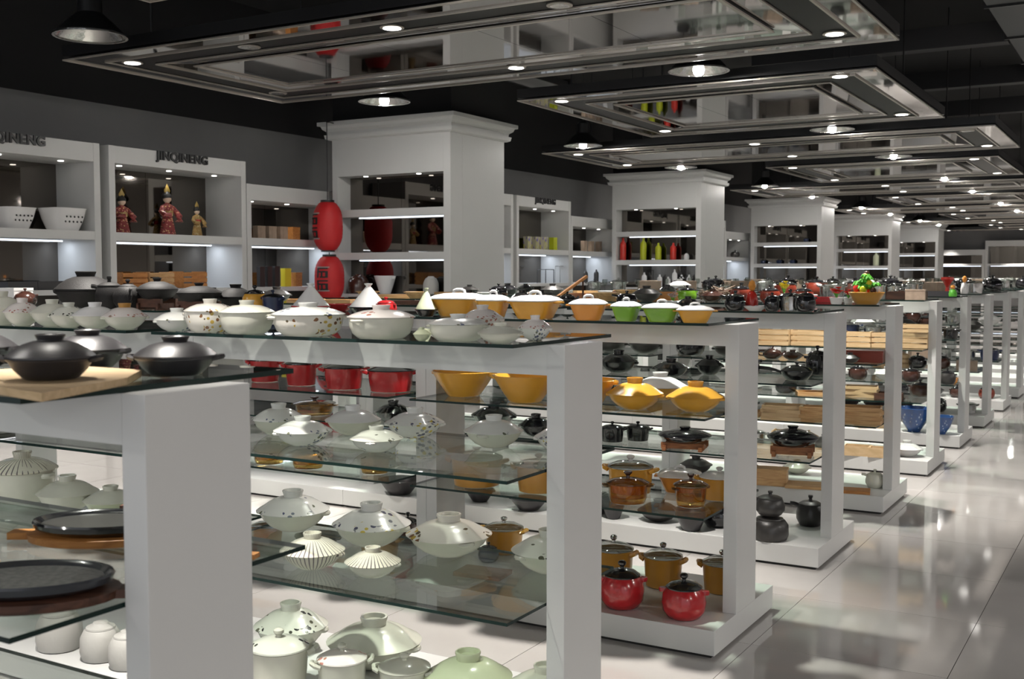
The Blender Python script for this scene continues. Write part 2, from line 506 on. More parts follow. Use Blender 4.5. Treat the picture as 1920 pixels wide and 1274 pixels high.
# ================================================================ wall display units
XF = -9.2; XB = -9.78
LETTER = pm('black_lettering', (0.012, 0.012, 0.013), 0.4)
def sign_text(parent, y0, z0, wid, hei, x):
    cu = bpy.data.curves.new('lettering', 'FONT')
    cu.body = 'JINQINENG'; cu.size = 1.0; cu.extrude = .04; cu.offset = 0.036; cu.space_character = 1.08
    o = bpy.data.objects.new('tmp', cu); COL.objects.link(o)
    dg = bpy.context.evaluated_depsgraph_get()
    me = bpy.data.meshes.new_from_object(o.evaluated_get(dg)); bpy.data.objects.remove(o)
    xs = [v.co.x for v in me.vertices]; ys = [v.co.y for v in me.vertices]
    a, b, c, d = min(xs), max(xs), min(ys), max(ys)
    for v in me.vertices:
        px, py, pz = v.co
        v.co = (x + .012 + pz*.2, y0 + (px-a)/(b-a)*wid, z0 + (py-c)/(d-c)*hei)
    me.materials.clear(); me.materials.append(LETTER)
    link('lettering', me, parent)
def wall_unit(y0, y1, ztop, zhead, letters, name, label, group, extra_shelf=None):
    cy = (y0+y1)/2; h = (y1-y0)/2
    t = thing(name, label, 'display unit', (XF, cy, 0), 0, group)
    d = XB - XF
    P = .075
    link('side_panel', boxmesh('side_panel', (d, 0, -h, -h+P, 0, ztop), WALLW, .003), t)
    link('side_panel', boxmesh('side_panel', (d, 0, h-P, h, 0, ztop), WALLW, .003), t)
    link('fascia', boxmesh('fascia', (d, -.002, -h+P, h-P, zhead, ztop-.002), WALLW), t)
    link('display_shelf', boxmesh('display_shelf', (d+.012, -.004, -h+P, h-P, 1.945, 2.03), WALLW), t)
    link('counter', boxmesh('counter', (d+.012, .0, -h+P, h-P, 1.40, 1.45), WALLW), t)
    link('base_cabinet', boxmesh('base_cabinet', (d+.012, -.02, -h+P, h-P, 0, .9), WALLW), t)
    mh = (h-P)
    m2 = boxmesh('back_mirror', (d, d+.01, -mh/2+.002, mh/2-.002, .9, zhead), MIR_D)
    link('back_mirror', m2, t, (0, -mh/2, 0)); link('back_mirror', m2, t, (0, mh/2, 0))
    led_strip(t, d+.10, d+.125, -h+P+.03, h-P-.03, 1.944)
    a_ = bpy.data.lights.new('strip_light', 'AREA'); a_.shape = 'RECTANGLE'; a_.size = .04; a_.size_y = 2*h - .3
    a_.energy = 5.0; a_.color = (.78, .87, 1.0)
    ao = bpy.data.objects.new('strip_light', a_); COL.objects.link(ao); ao.location = (XF + d + .2, cy, 1.935)
    for q in (-.75, 0, .75):
        link('niche_light', MB().lathe([(.028, 0), (.028, -.006)], 12).mesh('niche_light', LENS), t, (-.2, q*(h-P), zhead))
    spot((XF - .2, cy, zhead - .02), 6, 120, .5)
    if letters: sign_text(t, -h + .60, 2.782, .735, .125, 0.0)
    return t
SG = 'white display units with sign along the left wall'
for k in range(-1, 5):
    b = 8.2*k
    if k >= 0 or True:
        if k == -1:
            continue
        wall_unit(5.60+b, 7.57+b, 2.905, 2.72, True, 'sign_display_unit',
                  'tall white wall unit with black lettering, %s of the front-lettered ones' % ORD[2*k], SG)
        wall_unit(7.68+b, 9.62+b, 2.905, 2.73, True, 'sign_display_unit',
                  'tall white wall unit with black lettering, %s of the front-lettered ones' % ORD[2*k+1], SG)
        wall_unit(9.63+b, 11.45+b, 2.655, 2.47, False, 'low_display_unit',
                  'lower white wall unit without lettering, %s of its kind along the wall' % ORD[k], 'lower white wall units')
# display units on the far wall, facing the camera
for k in range(5):
    x0 = -8.3 + k*2.17; tall = k > 0
    t = thing('far_display_unit', 'white shelf unit on the far end wall, %s from the left' % ORD[k], 'display unit',
              (x0 + 1.05, 48.05, 0), 0, 'white shelf units on the far wall')
    zt = 2.95 if tall else 2.6
    for s in (-1, 1):
        link('side_panel', boxmesh('side_panel', (s*1.03-.05, s*1.03+.05, 0, .5, 0, zt), WALLW), t)
    link('fascia', boxmesh('fascia', (-.98, .98, 0, .5, zt-.22, zt), WALLW), t)
    for z in (2.03, 1.45, .9):
        link('display_shelf', boxmesh('display_shelf', (-.98, .98, .005, .5, z-.09, z), WALLW), t)
    link('back_mirror', boxmesh('back_mirror', (-.98, .98, .49, .5, .9, zt-.22), MIR_D), t)
    led_strip(t, -.9, .9, .3, .33, 1.939)

# ================================================================ glass-shelved gondola racks
L = 1.635; Y0 = 1.37; PITCH = 1.615
TOPZ = 1.396
def shelf_glass(hx, hy, th):
    return MB().box(-hx, hx, -hy, hy, 0, th, mi=1, top=0).mesh('glass_shelf', [GLASS, GEDGE])
rack_meshes = dict(
    plinth=boxmesh('plinth', (-L/2+.001, L/2-.001, -.40, .40, .014, .12), WHITE, .003),
    toe=boxmesh('toe_strip', (-L/2+.02, L/2-.02, -.385, .385, 0, .014), GAPSHADE),  # shadow gap below the plinth, its shade put into the colour
    panel=boxmesh('end_panel', (-.031, .031, -.1325, .1325, .12, 1.385), WHITE, .003),
    beam=boxmesh('top_beam', (-.755, .755, -.13, .13, 1.29, 1.384), WHITE),
    top=shelf_glass(.752, .335, .011), shelf=shelf_glass(.752, .3675, .010))
def rack_center(r, u): return (-1.56 - L/2 - L*u, Y0 + PITCH*r + .1325)
SHELFZ = {}
UNITN = ['at the aisle end', 'second in from the aisle', 'third in from the aisle']
def rack(r, u):
    x, y = rack_center(r, u)
    t = thing('display_rack', 'white display rack with glass shelves, %s, %s row' % (UNITN[u], ROWN[r]), 'display rack',
              (x, y, 0), 0, 'white glass-shelved display racks')
    M_ = rack_meshes
    link('plinth', M_['plinth'], t); link('toe_strip', M_['toe'], t)
    for s in (-1, 1): link('end_panel', M_['panel'], t, (s*(L/2 - .0315), 0, 0))
    link('top_beam', M_['beam'], t)
    link('glass_top', M_['top'], t, (0, 0, 1.385))
    zs = (.945, .58) if (r, u) == (1, 1) else (1.0, .58)
    for z in zs: link('glass_shelf', M_['shelf'], t, (0, 0, z - .010))
NROW = 14
UNITS = {0: 1, 1: 2}
for r in range(NROW):
    for u in range(UNITS.get(r, 3)): rack(r, u)

# ================================================================ goods: one prototype of each kind, copied part by part
CREAM = (0.70, 0.695, 0.60)
G = {
 'cream': pm('cream_glaze', CREAM, 0.22, coat=.3, var=.05),
 'cream_blue': floral('cream_blue_sprigs', (0.82, 0.82, 0.78), [(0.10,0.12,0.20),(0.22,0.25,0.30),(0.16,0.17,0.12)]),
 'cream_yellow': floral('cream_yellow_flowers', (0.84, 0.83, 0.80), [(0.10,0.10,0.16),(0.65,0.5,0.10),(0.25,0.25,0.28)], .55),
 'cream_brown': floral('cream_brown_flowers', (0.84, 0.80, 0.72), [(0.22,0.10,0.04),(0.55,0.38,0.08),(0.12,0.09,0.05)], .55),
 'cream_black': floral('cream_black_flowers', (0.74, 0.74, 0.66), [(0.02,0.02,0.02),(0.05,0.05,0.04),(0.10,0.10,0.07)], .56),
 'cream_pink': floral('cream_pink_flowers', (0.84, 0.78, 0.74), [(0.55,0.25,0.22),(0.45,0.2,0.15),(0.3,0.2,0.15)], .57),
 'cream_stripe': striped('cream_brush_stripes', (0.72, 0.69, 0.58), (0.16, 0.14, 0.14)),
 'pale_green': pm('pale_green_glaze', (0.56, 0.60, 0.42), 0.22, coat=.3, var=.06),
 'yellow': pm('yellow_glaze', (0.72, 0.36, 0.045), 0.25, coat=.3, var=.06),
 'mustard': pm('mustard_glaze', (0.46, 0.22, 0.03), 0.28, coat=.3, var=.06),
 'orange': pm('orange_glaze', (0.75, 0.30, 0.05), 0.25, coat=.3, var=.05),
 'green': pm('green_glaze', (0.16, 0.36, 0.02), 0.25, coat=.3, var=.06),
 'white': pm('white_glaze', (0.84, 0.83, 0.82), 0.2, coat=.3),
 'red': pm('red_glaze', (0.42, 0.018, 0.022), 0.2, coat=.4, var=.05),
 'black': pm('black_gloss_glaze', (0.010, 0.010, 0.012), 0.12, coat=.6),
 'matte': pm('matte_black_iron', (0.030, 0.028, 0.031), 0.36, bump=.06, bscale=300, spec=.6),
 'iron': pm('raw_black_iron', (0.014, 0.013, 0.013), 0.62, bump=.2, bscale=200, spec=.3),
 'dark': pm('dark_stoneware', (0.028, 0.026, 0.025), 0.38, coat=.15, var=.1),
 'speckle': pm('grey_speckled_plate', (0.26, 0.26, 0.25), 0.28, var=.4, vscale=70),
 'slate': pm('slate_grey_glaze', (0.045, 0.048, 0.055), 0.25, coat=.3),
 'brown': pm('dark_brown_glaze', (0.055, 0.022, 0.016), 0.2, coat=.4),
 'blue': floral('blue_dotted_glaze', (0.015, 0.06, 0.20), [(0.7,0.75,0.8),(0.6,0.7,0.8)], .2, 3, 45, .22),
 'glass': thin_glass('clear_lid_glass', (0.80, 0.82, 0.80), 1.6),
 'amber': thin_glass('amber_pot_glass', (0.88, 0.68, 0.34), 1.8),
 'amber_dark': thin_glass('amber_lid_glass', (0.62, 0.48, 0.32), 2.0),
 'steel': STEEL,
 'wood': wood('beech_wood', (0.42, 0.23, 0.09), (0.60, 0.38, 0.18)),
 'pale_wood': wood('pale_pine', (0.52, 0.36, 0.19), (0.66, 0.48, 0.28)),
 'red_wood': wood('reddish_wood', (0.20, 0.07, 0.025), (0.36, 0.14, 0.05)),
 'orange_wood': wood('orange_stained_wood', (0.34, 0.13, 0.03), (0.50, 0.22, 0.06)),
 'dark_wood': wood('dark_stained_wood', (0.05, 0.02, 0.012), (0.12, 0.05, 0.03)),
 'wicker': wood('dry_twigs', (0.07, 0.04, 0.025), (0.20, 0.12, 0.07), 40),
 'grey_jar': pm('matt_white_stoneware', (0.52, 0.51, 0.48), 0.55, bump=.1, bscale=60),
 'lime': pm('lime_plastic', (0.45, 0.50, 0.02), 0.25),
 'scarlet': pm('scarlet_plastic', (0.52, 0.03, 0.02), 0.25),
 'brick': pm('brick_red_lacquer', (0.20, 0.03, 0.015), 0.3, var=.1),
 'leaf': pm('leaf_green', (0.10, 0.42, 0.04), 0.45, var=.3, vscale=30),
 'old_gold': pm('old_gold_ornament', (0.30, 0.20, 0.04), 0.4),
 'petal_yellow': pm('yellow_petal', (0.75, 0.60, 0.03), 0.5),
 'skin': pm('doll_face', (0.72, 0.55, 0.42), 0.5),
 'kimono': floral('kimono_cloth', (0.24, 0.03, 0.03), [(0.7,0.45,0.2),(0.6,0.25,0.2),(0.02,0.02,0.02)], .45, 20, 60, .4, .7),
 'kimono_gold': floral('kimono_gold_cloth', (0.34, 0.22, 0.07), [(0.6,0.5,0.3),(0.25,0.08,0.03)], .45, 20, 60, .4, .7),
 'hair': pm('doll_hair', (0.01, 0.01, 0.01), 0.5),
 'card': pm('printed_carton', (0.32, 0.24, 0.18), 0.6, var=.2, vscale=12),
 'purple_card': floral('patterned_carton', (0.45, 0.42, 0.30), [(0.12,0.08,0.35),(0.3,0.35,0.05),(0.5,0.45,0.1)], .4, 5, 25, .5, .6),
 'lantern': pm('lantern_paper', (0.52, 0.015, 0.018), 0.55, var=.08, vscale=4),
 'navy': pm('navy_enamel', (0.015, 0.025, 0.07), 0.2, coat=.4),
}
PROTO = {}
def arc(x, z, r, y=0.0, n=7, flat=1.0, a0=-90, a1=90):
    """loop standing out along +x from a side wall"""
    return [(x + r*flat*math.cos(math.radians(a0+(a1-a0)*i/n)), y + r*math.sin(math.radians(a0+(a1-a0)*i/n)), z) for i in range(n+1)]
def mir(pts): return [(-x, y, z) for (x, y, z) in pts]
def P(name, mb, mat, smooth=True, sub=None, angle=40, bevel=0): return (name, mb.mesh(name, mat, smooth, angle, bevel), sub or [])

def k_donabe(v, lidv=None, knobv=None, deep=1.0, sq=0.0, handles=True):
    b, l = G[v], G[lidv or v]; kn = G[knobv] if knobv else l
    d = .066*deep
    body = MB().lathe([(.05,0),(.058,.004),(.085,.018*deep),(.108,.04*deep),(.120,d-.004),(.124,d),(.119,d+.002),(.112,d-.004),(.09,d-.02),(.02,.012)], 28, sq=sq)
    lid = MB().lathe([(.116,d),(.129,d+.001),(.132,d+.004),(.122,d+.0105),(.108,d+.018),(.092,d+.029),(.074,d+.039),(.054,d+.046),(.030,d+.050),(.001,d+.051)], 28, sq=sq)
    knob = MB().lathe([(.034,d+.044),(.034,d+.056),(.038,d+.068),(.037,d+.072),(.031,d+.072),(.027,d+.060),(.001,d+.059)], 22)
    out = [P('body', body, b), P('lid', lid, l, sub=[P('knob', knob, kn)])]
    if handles:
        for s in (1, -1):
            p = arc(.112, d-.006, .022, flat=.9)
            out.append(P('handle', MB().tube(p if s > 0 else mir(p), .0075, 6), b))
    return out
def k_tureen(v, lidv=None):
    b, l = G[v], G[lidv or v]
    body = MB().lathe([(.080,0),(.090,.004),(.110,.025),(.121,.06),(.124,.10),(.118,.102),(.112,.06),(.02,.012)], 30)
    lid = MB().lathe([(.118,.100),(.130,.102),(.131,.106),(.118,.114),(.095,.126),(.065,.136),(.030,.140),(.001,.141)], 30)
    knob = MB().lathe([(.032,.136),(.032,.148),(.036,.158),(.035,.162),(.028,.162),(.024,.150),(.001,.149)], 22)
    out = [P('body', body, b), P('lid', lid, l, sub=[P('knob', knob, l)])]
    for s in (1, -1):
        p = arc(.116, .088, .026, flat=.8)
        out.append(P('handle', MB().tube(p if s > 0 else mir(p), .009, 6), b))
    return out
def k_taper(v, lidv='white'):
    body = MB().lathe([(.072,0),(.078,.004),(.098,.045),(.114,.078),(.118,.082),(.112,.083),(.095,.05),(.01,.012)], 32, sq=5)
    lid = MB().lathe([(.114,.082),(.124,.084),(.124,.089),(.10,.102),(.06,.112),(.001,.114)], 32, sq=5)
    knob = MB().tube([(-.03,0,.110),(-.026,0,.124),(-.012,0,.130),(.012,0,.130),(.026,0,.124),(.03,0,.110)], .008, 8)
    out = [P('body', body, G[v]), P('lid', lid, G[lidv], sub=[P('knob', knob, G[lidv])])]
    for s in (1, -1):
        out.append(P('handle', MB().box(min(s*.112,s*.145), max(s*.112,s*.145), -.035, .035, .074, .083).mesh and MB().box(min(s*.112,s*.145), max(s*.112,s*.145), -.035, .035, .074, .083), G[v], False, bevel=.003))
    return out
def k_bowl(v, inner=None):
    out = [P('bowl', MB().lathe([(.045,0),(.05,.006),(.09,.03),(.118,.06),(.124,.07),(.120,.071),(.10,.05),(.05,.016),(.001,.012)], 28), G[v])]
    return out
def k_wide_bowl(v):
    body = MB().lathe([(.06,0),(.066,.004),(.095,.035),(.122,.068),(.128,.074),(.123,.075),(.09,.04),(.001,.012)], 28)
    out = [P('bowl', body, G[v])]
    for s in (1, -1):
        p = arc(.118, .068, .02, flat=.8); out.append(P('handle', MB().tube(p if s > 0 else mir(p), .007, 6), G[v]))
    return out
def k_saucepot(v, lidv='black'):
    body = MB().lathe([(.06,0),(.075,.004),(.096,.03),(.102,.065),(.096,.10),(.082,.118),(.080,.122),(.072,.12),(.07,.10),(.001,.014)], 28)
    lid = MB().lathe([(.076,.121),(.083,.123),(.083,.127),(.06,.142),(.02,.150),(.001,.150)], 28)
    knob = MB().lathe([(.010,.148),(.009,.158),(.018,.166),(.019,.174),(.012,.180),(.001,.181)], 16)
    out = [P('body', body, G[v]), P('lid', lid, G[lidv], sub=[P('knob', knob, G[lidv])])]
    for s in (1, -1):
        out.append(P('handle', MB().lathe([(.016,-.008),(.018,0),(.016,.008)], 10, sx=1.3, c=(s*.093,0,.108)), G[v]))
    return out
def k_stock(v, lidv='glass', knobv=None, hv=None):
    body = MB().lathe([(.08,0),(.088,.004),(.094,.05),(.098,.105),(.102,.112),(.096,.113),(.09,.05),(.001,.012)], 28)
    lid = MB().lathe([(.094,.112),(.103,.114),(.102,.118),(.07,.132),(.03,.139),(.001,.140)], 28)
    knob = MB().lathe([(.010,.138),(.009,.146),(.017,.152),(.018,.160),(.010,.165),(.001,.166)], 14)
    out = [P('body', body, G[v]), P('lid', lid, G[lidv], sub=[P('knob', knob, G[knobv or lidv])])]
    for s in (1, -1):
        p = [(.096,-.03,.098),(.116,-.026,.106),(.126,0,.110),(.116,.026,.106),(.096,.03,.098)]
        out.append(P('handle', MB().tube(p if s > 0 else mir(p), .009, 6), G[hv or v]))
    return out
def k_amber(v):
    body = MB().lathe([(.07,0),(.082,.005),(.09,.03),(.094,.09),(.099,.094),(.092,.094),(.086,.03),(.001,.010)], 28)
    lid = MB().lathe([(.090,.094),(.104,.096),(.103,.101),(.07,.115),(.03,.121),(.001,.122)], 28)
    knob = MB().lathe([(.010,.12),(.009,.132),(.02,.142),(.021,.150),(.001,.152)], 14)
    out = [P('body', body, G['amber']), P('lid', lid, G['amber_dark'], sub=[P('knob', knob, G['brown'])])]
    for s in (1, -1):
        p = [(.092,-.02,.082),(.115,-.018,.086),(.12,0,.087),(.115,.018,.086),(.092,.02,.082)]
        out.append(P('handle', MB().tube(p if s > 0 else mir(p), .006, 6), G['amber_dark']))
    return out
def k_ironpan(v):
    body = MB().lathe([(.085,0),(.095,.004),(.125,.03),(.142,.055),(.150,.060),(.152,.066),(.145,.067),(.12,.04),(.001,.012)], 32)
    lid = MB().lathe([(.143,.066),(.154,.068),(.154,.074),(.13,.092),(.095,.110),(.06,.120),(.03,.123),(.001,.124)], 32)
    knob = MB().lathe([(.046,.119),(.044,.124),(.050,.134),(.053,.140),(.046,.142),(.036,.134),(.001,.132)], 24)
    out = [P('body', body, G[v]), P('lid', lid, G[v], sub=[P('knob', knob, G[v])])]
    for s in (1, -1):
        p = [(.142,-.034,.060),(.166,-.024,.066),(.176,0,.068),(.166,.024,.066),(.142,.034,.060)]
        out.append(P('handle', MB().tube(p if s > 0 else mir(p), .010, 6), G[v]))
    return out
def k_ovalplate(v, woodv='red_wood', metal='black'):
    sy = .66
    base = MB().lathe([(.19,0),(.205,.004),(.208,.020),(.200,.022),(.001,.022)], 32, sy=sy)
    base.box(.19, .26, -.026, .026, .004, .02); base.box(-.26, -.19, -.026, .026, .004, .02)
    plate = MB().lathe([(.13,.022),(.16,.023),(.188,.034),(.194,.046),(.190,.051),(.182,.050),(.170,.041),(.001,.040)], 36, sy=sy)
    inside = MB().lathe([(.168,.0395),(.168,.0415),(.001,.0415)], 36, sy=sy)
    return [P('wooden_base', base, G[woodv]), P('plate', plate, G[metal], sub=[P('plate_inside', inside, G[v])])]
def k_tagine(v, basev='red'):
    base = MB().lathe([(.07,0),(.08,.004),(.115,.04),(.128,.048),(.126,.054),(.10,.045),(.001,.02)], 24)
    lid = MB().lathe([(.120,.050),(.118,.056),(.085,.095),(.05,.140),(.026,.172),(.018,.182),(.001,.183)], 24)
    knob = MB().lathe([(.016,.180),(.015,.188),(.026,.20),(.026,.205),(.001,.206)], 16)
    return [P('base', base, G[basev]), P('cone_lid', lid, G[v], sub=[P('knob', knob, G[v])])]
def k_frypan(v, lid=True):
    body = MB().lathe([(.075,0),(.088,.004),(.115,.035),(.124,.052),(.126,.056),(.120,.056),(.10,.03),(.001,.010)], 28)
    out = [P('pan', body, G[v])]
    h = MB().tube([(-.115,0,.045),(-.17,0,.060),(-.22,0,.068),(-.30,0,.072)], .011, 8, taper=[.8, .8, 1.1, 1.2])
    out.append(P('handle', h, G['matte']))
    if lid:
        l = MB().lathe([(.12,.056),(.127,.058),(.126,.062),(.09,.084),(.04,.096),(.001,.097)], 28)
        kn = MB().lathe([(.012,.095),(.010,.104),(.022,.112),(.022,.118),(.001,.120)], 14)
        out.append(P('lid', l, G[v], sub=[P('knob', kn, G['matte'])]))
    return out
def k_wokstand(v, woodv='red_wood'):
    st = MB()
    for s in (-1, 1):
        st.box(-.12, .12, s*.07-.011, s*.07+.011, .012, .05)
        st.box(s*.10-.011, s*.10+.011, -.10, .10, 0, .03)
    wok = MB().lathe([(.06,.04),(.07,.043),(.12,.062),(.145,.085),(.148,.09),(.142,.09),(.11,.068),(.001,.05)], 28)
    lid = MB().lathe([(.14,.09),(.149,.092),(.146,.096),(.11,.112),(.05,.126),(.001,.128)], 28)
    kn = MB().lathe([(.024,.124),(.024,.130),(.032,.140),(.030,.144),(.001,.144)], 14)
    return [P('wooden_stand', st, G[woodv], False, bevel=.002), P('wok', wok, G[v]), P('lid', lid, G[v], sub=[P('knob', kn, G[v])])]
def k_board(v, cnt=1):
    return [P('board', MB().box(-.16, .16, -.10, .10, 0, .022), G[v], False, bevel=.004)]
def k_tray(v):
    b = MB().box(-.17, .17, -.11, .11, 0, .012)
    r = MB()
    for a in ((-.17,.17,-.11,-.096),(-.17,.17,.096,.11),(-.17,-.156,-.096,.096),(.156,.17,-.096,.096)): r.box(*a, .012, .035)
    return [P('tray_bottom', b, G[v], False), P('tray_rim', r, G[v], False)]
def k_crate(v):
    out = [P('crate_bottom', MB().box(-.15, .15, -.10, .10, 0, .012), G[v], False)]
    sl = MB().box(-.155, .155, -.006, .006, 0, .036).mesh('slat', G[v])
    for i in range(3):
        for y in (-.104, .104): out.append(('slat', sl, [], (0, y, .004 + i*.05)))
    se = MB().box(-.006, .006, -.096, .096, 0, .144).mesh('end_board', G[v])
    for x in (-.149, .149): out.append(('end_board', se, [], (x, 0, .004)))
    return out
def k_jar(v):
    b = MB().lathe([(.06,0),(.07,.003),(.078,.03),(.076,.075),(.062,.10),(.056,.104),(.050,.102),(.001,.02)], 26)
    l = MB().lathe([(.050,.103),(.056,.105),(.054,.110),(.032,.118),(.028,.124),(.001,.125)], 22)
    return [P('body', b, G[v]), P('lid', l, G[v])]
def k_bottle(v):
    b = MB().lathe([(.036,0),(.04,.004),(.041,.17),(.036,.20),(.016,.225),(.013,.235),(.001,.235)], 18)
    c = MB().lathe([(.015,.234),(.015,.252),(.008,.262),(.001,.263)], 12)
    return [P('bottle', b, G[v]), P('cap', c, G[v])]
def k_teapot(v):
    b = MB().lathe([(.05,0),(.06,.003),(.088,.035),(.092,.065),(.075,.10),(.05,.112),(.001,.113)], 26)
    l = MB().lathe([(.046,.110),(.05,.114),(.03,.124),(.001,.126)], 20)
    kn = MB().lathe([(.008,.124),(.007,.132),(.015,.140),(.012,.148),(.001,.149)], 12)
    sp = MB().tube([(.075,0,.05),(.105,0,.07),(.122,0,.10)], .016, 8, taper=[1.2,.9,.65])
    h = MB().tube([(-.08,0,.04),(-.12,0,.045),(-.135,0,.07),(-.12,0,.095),(-.075,0,.098)], .008, 6)
    return [P('body', b, G[v]), P('lid', l, G[v], sub=[P('knob', kn, G[v])]), P('spout', sp, G[v]), P('handle', h, G[v])]
def k_beanpot(v):
    b = MB().lathe([(.07,0),(.08,.004),(.104,.04),(.106,.075),(.09,.115),(.084,.122),(.076,.12),(.07,.10),(.001,.014)], 26)
    l = MB().lathe([(.08,.121),(.088,.123),(.087,.128),(.06,.140),(.001,.147)], 26)
    kn = MB().lathe([(.014,.144),(.012,.158),(.018,.166),(.017,.176),(.001,.177)], 12)
    out = [P('body', b, G[v]), P('lid', l, G[v], sub=[P('knob', kn, G[v])])]
    out.append(P('handle', MB().tube([(-.085,0,.112),(-.12,0,.122),(-.15,0,.124)], .013, 8), G[v]))
    return out
def k_box(v, lidv=None):
    return [P('box', MB().box(-.12, .12, -.08, .08, 0, .10), G[v], False, bevel=.002),
            P('lid', MB().box(-.123, .123, -.083, .083, .10, .118), G[lidv or v], False, bevel=.002)]
def k_basket(v):
    b = MB(); n = 14
    w = .12
    b.lathe([(.08,0),(.085,.005),(.11,.06),(.125,.11),(.13,.115),(.124,.116),(.10,.06),(.001,.01)], 28, sq=4)
    h = []
    out = [P('basket', b, G[v])]
    dm = MB().lathe([(.0055,-.002),(.0055,.002)], 8)
    ml = dm.mesh('hole_shade_disc', GAPSHADE)  # dark disc on the wall, coloured as the shade inside an opening
    for q in (-.06, -.03, 0, .03, .06):
        for zz in (.045, .07):
            y = -(.085 + (zz-.005)*.5)
            out.append(('hole_shade_disc', ml, [], (q, y - .002, zz), (PI/2 - .42, 0, 0)))
    return out
def k_doll(v):
    r = MB().lathe([(.075,0),(.08,.01),(.066,.10),(.05,.19),(.046,.24),(.06,.29),(.056,.33),(.024,.355),(.016,.365),(.001,.366)], 22, sy=.7)
    sl = MB()
    sl.tube([(.05,0,.32),(.085,-.02,.26),(.09,-.05,.21),(.085,-.055,.15)], .026, 8, taper=[.8,1,1.2,1.5])
    sl.tube([(-.05,0,.32),(-.085,-.02,.26),(-.08,-.05,.22),(-.03,-.07,.21)], .026, 8, taper=[.8,1,1.2,1.4])
    hd = MB().lathe([(.012,.355),(.02,.365),(.034,.385),(.036,.405),(.03,.43),(.015,.445),(.001,.447)], 18)
    hr = MB().lathe([(.036,.405),(.044,.42),(.042,.445),(.03,.465),(.02,.485),(.001,.49)], 18, c=(0,.008,0))
    ob = MB().lathe([(.052,.215),(.056,.225),(.056,.265),(.052,.275)], 20, sy=.72)
    fan = MB().lathe([(.001,.47),(.03,.475),(.036,.50),(.012,.55),(.001,.575)], 12, sy=.3)
    return [P('kimono', r, G[v]), P('sleeves', sl, G[v]), P('head', hd, G['skin'], sub=[P('hair', hr, G['hair']), P('hair_ornament', fan, G['old_gold'])]), P('sash', ob, G['kimono_gold' if v == 'kimono' else 'red'])]
def k_bundle(v):
    rnd = random.Random(5); m = MB()
    for i in range(70):
        a = rnd.uniform(0, 2*PI); r = rnd.uniform(.02, .13); z = rnd.uniform(.01, .05)
        b = a + rnd.uniform(.6, 2.2); c_ = a + rnd.uniform(-.5, .8)
        m.tube([(r*math.cos(a), r*math.sin(a), z), (.12*math.cos(c_), .12*math.sin(c_), z + rnd.uniform(.02, .10)), (r*math.cos(b), r*math.sin(b), z + rnd.uniform(0, .07))], .005, 4)
    o = [P('twigs', m, G[v], False)]
    return o
def k_fruit(v):
    rnd = random.Random(3)
    b = MB().lathe([(.09,0),(.10,.004),(.15,.06),(.165,.085),(.16,.088),(.12,.04),(.001,.015)], 28, sy=.7)
    out = [P('basin', b, G['mustard'])]
    cols = ['leaf', 'leaf', 'scarlet', 'leaf', 'petal_yellow', 'white', 'leaf', 'leaf', 'brown', 'leaf', 'lime', 'leaf', 'leaf', 'scarlet']
    for i in range(26):
        a = rnd.uniform(0, 2*PI); r = rnd.uniform(0, .11); z = .09 + (.13 - r)*rnd.uniform(.2, 1.1)
        c = cols[i % len(cols)]
        m = MB()
        if c == 'leaf':
            for q in range(7):
                t = 2*PI*q/7
                m.tube([(0,0,0),(.03*math.cos(t),.03*math.sin(t),.018),(.05*math.cos(t),.05*math.sin(t),.006)], .014, 5, taper=[.4,1,.2])
            nm = 'leaf_sprig'
        else:
            m.lathe([(.008,-.028),(.025,-.018),(.032,0),(.025,.018),(.008,.028)], 12); nm = 'fruit'
        out.append((nm, m.mesh(nm, G[c], True), [], (r*math.cos(a), .7*r*math.sin(a), z)))
    return out
def k_flowerpot(v):
    pot = MB().lathe([(.04,0),(.045,.003),(.06,.07),(.066,.075),(.06,.076),(.001,.07)], 18)
    out = [P('pot', pot, G['white'])]
    rnd = random.Random(9)
    for i in range(9):
        a = 2*PI*i/9; r = rnd.uniform(.01, .06); z = rnd.uniform(.12, .19)
        x, y = r*math.cos(a), r*math.sin(a)
        st = MB().tube([(0,0,.07),(x*.6,y*.6,(z+.07)/2),(x,y,z)], .003, 4)
        fl = MB().lathe([(.004,-.01),(.018,0),(.03,.012),(.012,.012),(.001,.004)], 9)
        out.append(P('stem', st, G['leaf'], False, sub=[('flower', fl.mesh('flower', G[v], True), [], (x, y, z))]))
    return out
def k_toy(v):
    body = MB().lathe([(.05,0),(.055,.004),(.06,.05),(.045,.10),(.022,.12),(.001,.121)], 16)
    top = MB().lathe([(.002,.118),(.026,.13),(.036,.155),(.026,.18),(.002,.192)], 14)
    return [P('body', body, G[v]), P('ball_top', top, G['orange'])]
def k_redfigure(v):
    m = MB().lathe([(.06,0),(.062,.01),(.03,.03),(.02,.08),(.05,.12),(.085,.15),(.08,.17),(.02,.16),(.001,.16)], 18)
    l = MB().tube([(.03,0,.06),(.08,0,.09),(.12,0,.08)], .018, 6, taper=[.5, 1, .3])
    return [P('stand', m, G[v]), P('leaf', l, G['white'])]
def k_rack(v):
    m = MB()
    for y in (-.07, .07):
        m.tube([(-.13,y,0),(-.13,y,.2),(.13,y,.2),(.13,y,0)], .007, 6)
    m2 = MB()
    for i in range(6): m2.tube([(-.13 + .052*i, -.07, .2), (-.13 + .052*i, .07, .2)], .004, 5)
    return [P('frame', m, G[v], False), P('wires', m2, G[v], False)]
def k_goblet(v):
    m = MB().lathe([(.035,0),(.036,.003),(.006,.012),(.005,.06),(.03,.08),(.037,.12),(.033,.15),(.031,.15),(.034,.12),(.028,.085),(.001,.075)], 16)
    return [P('cup', m, G[v])]
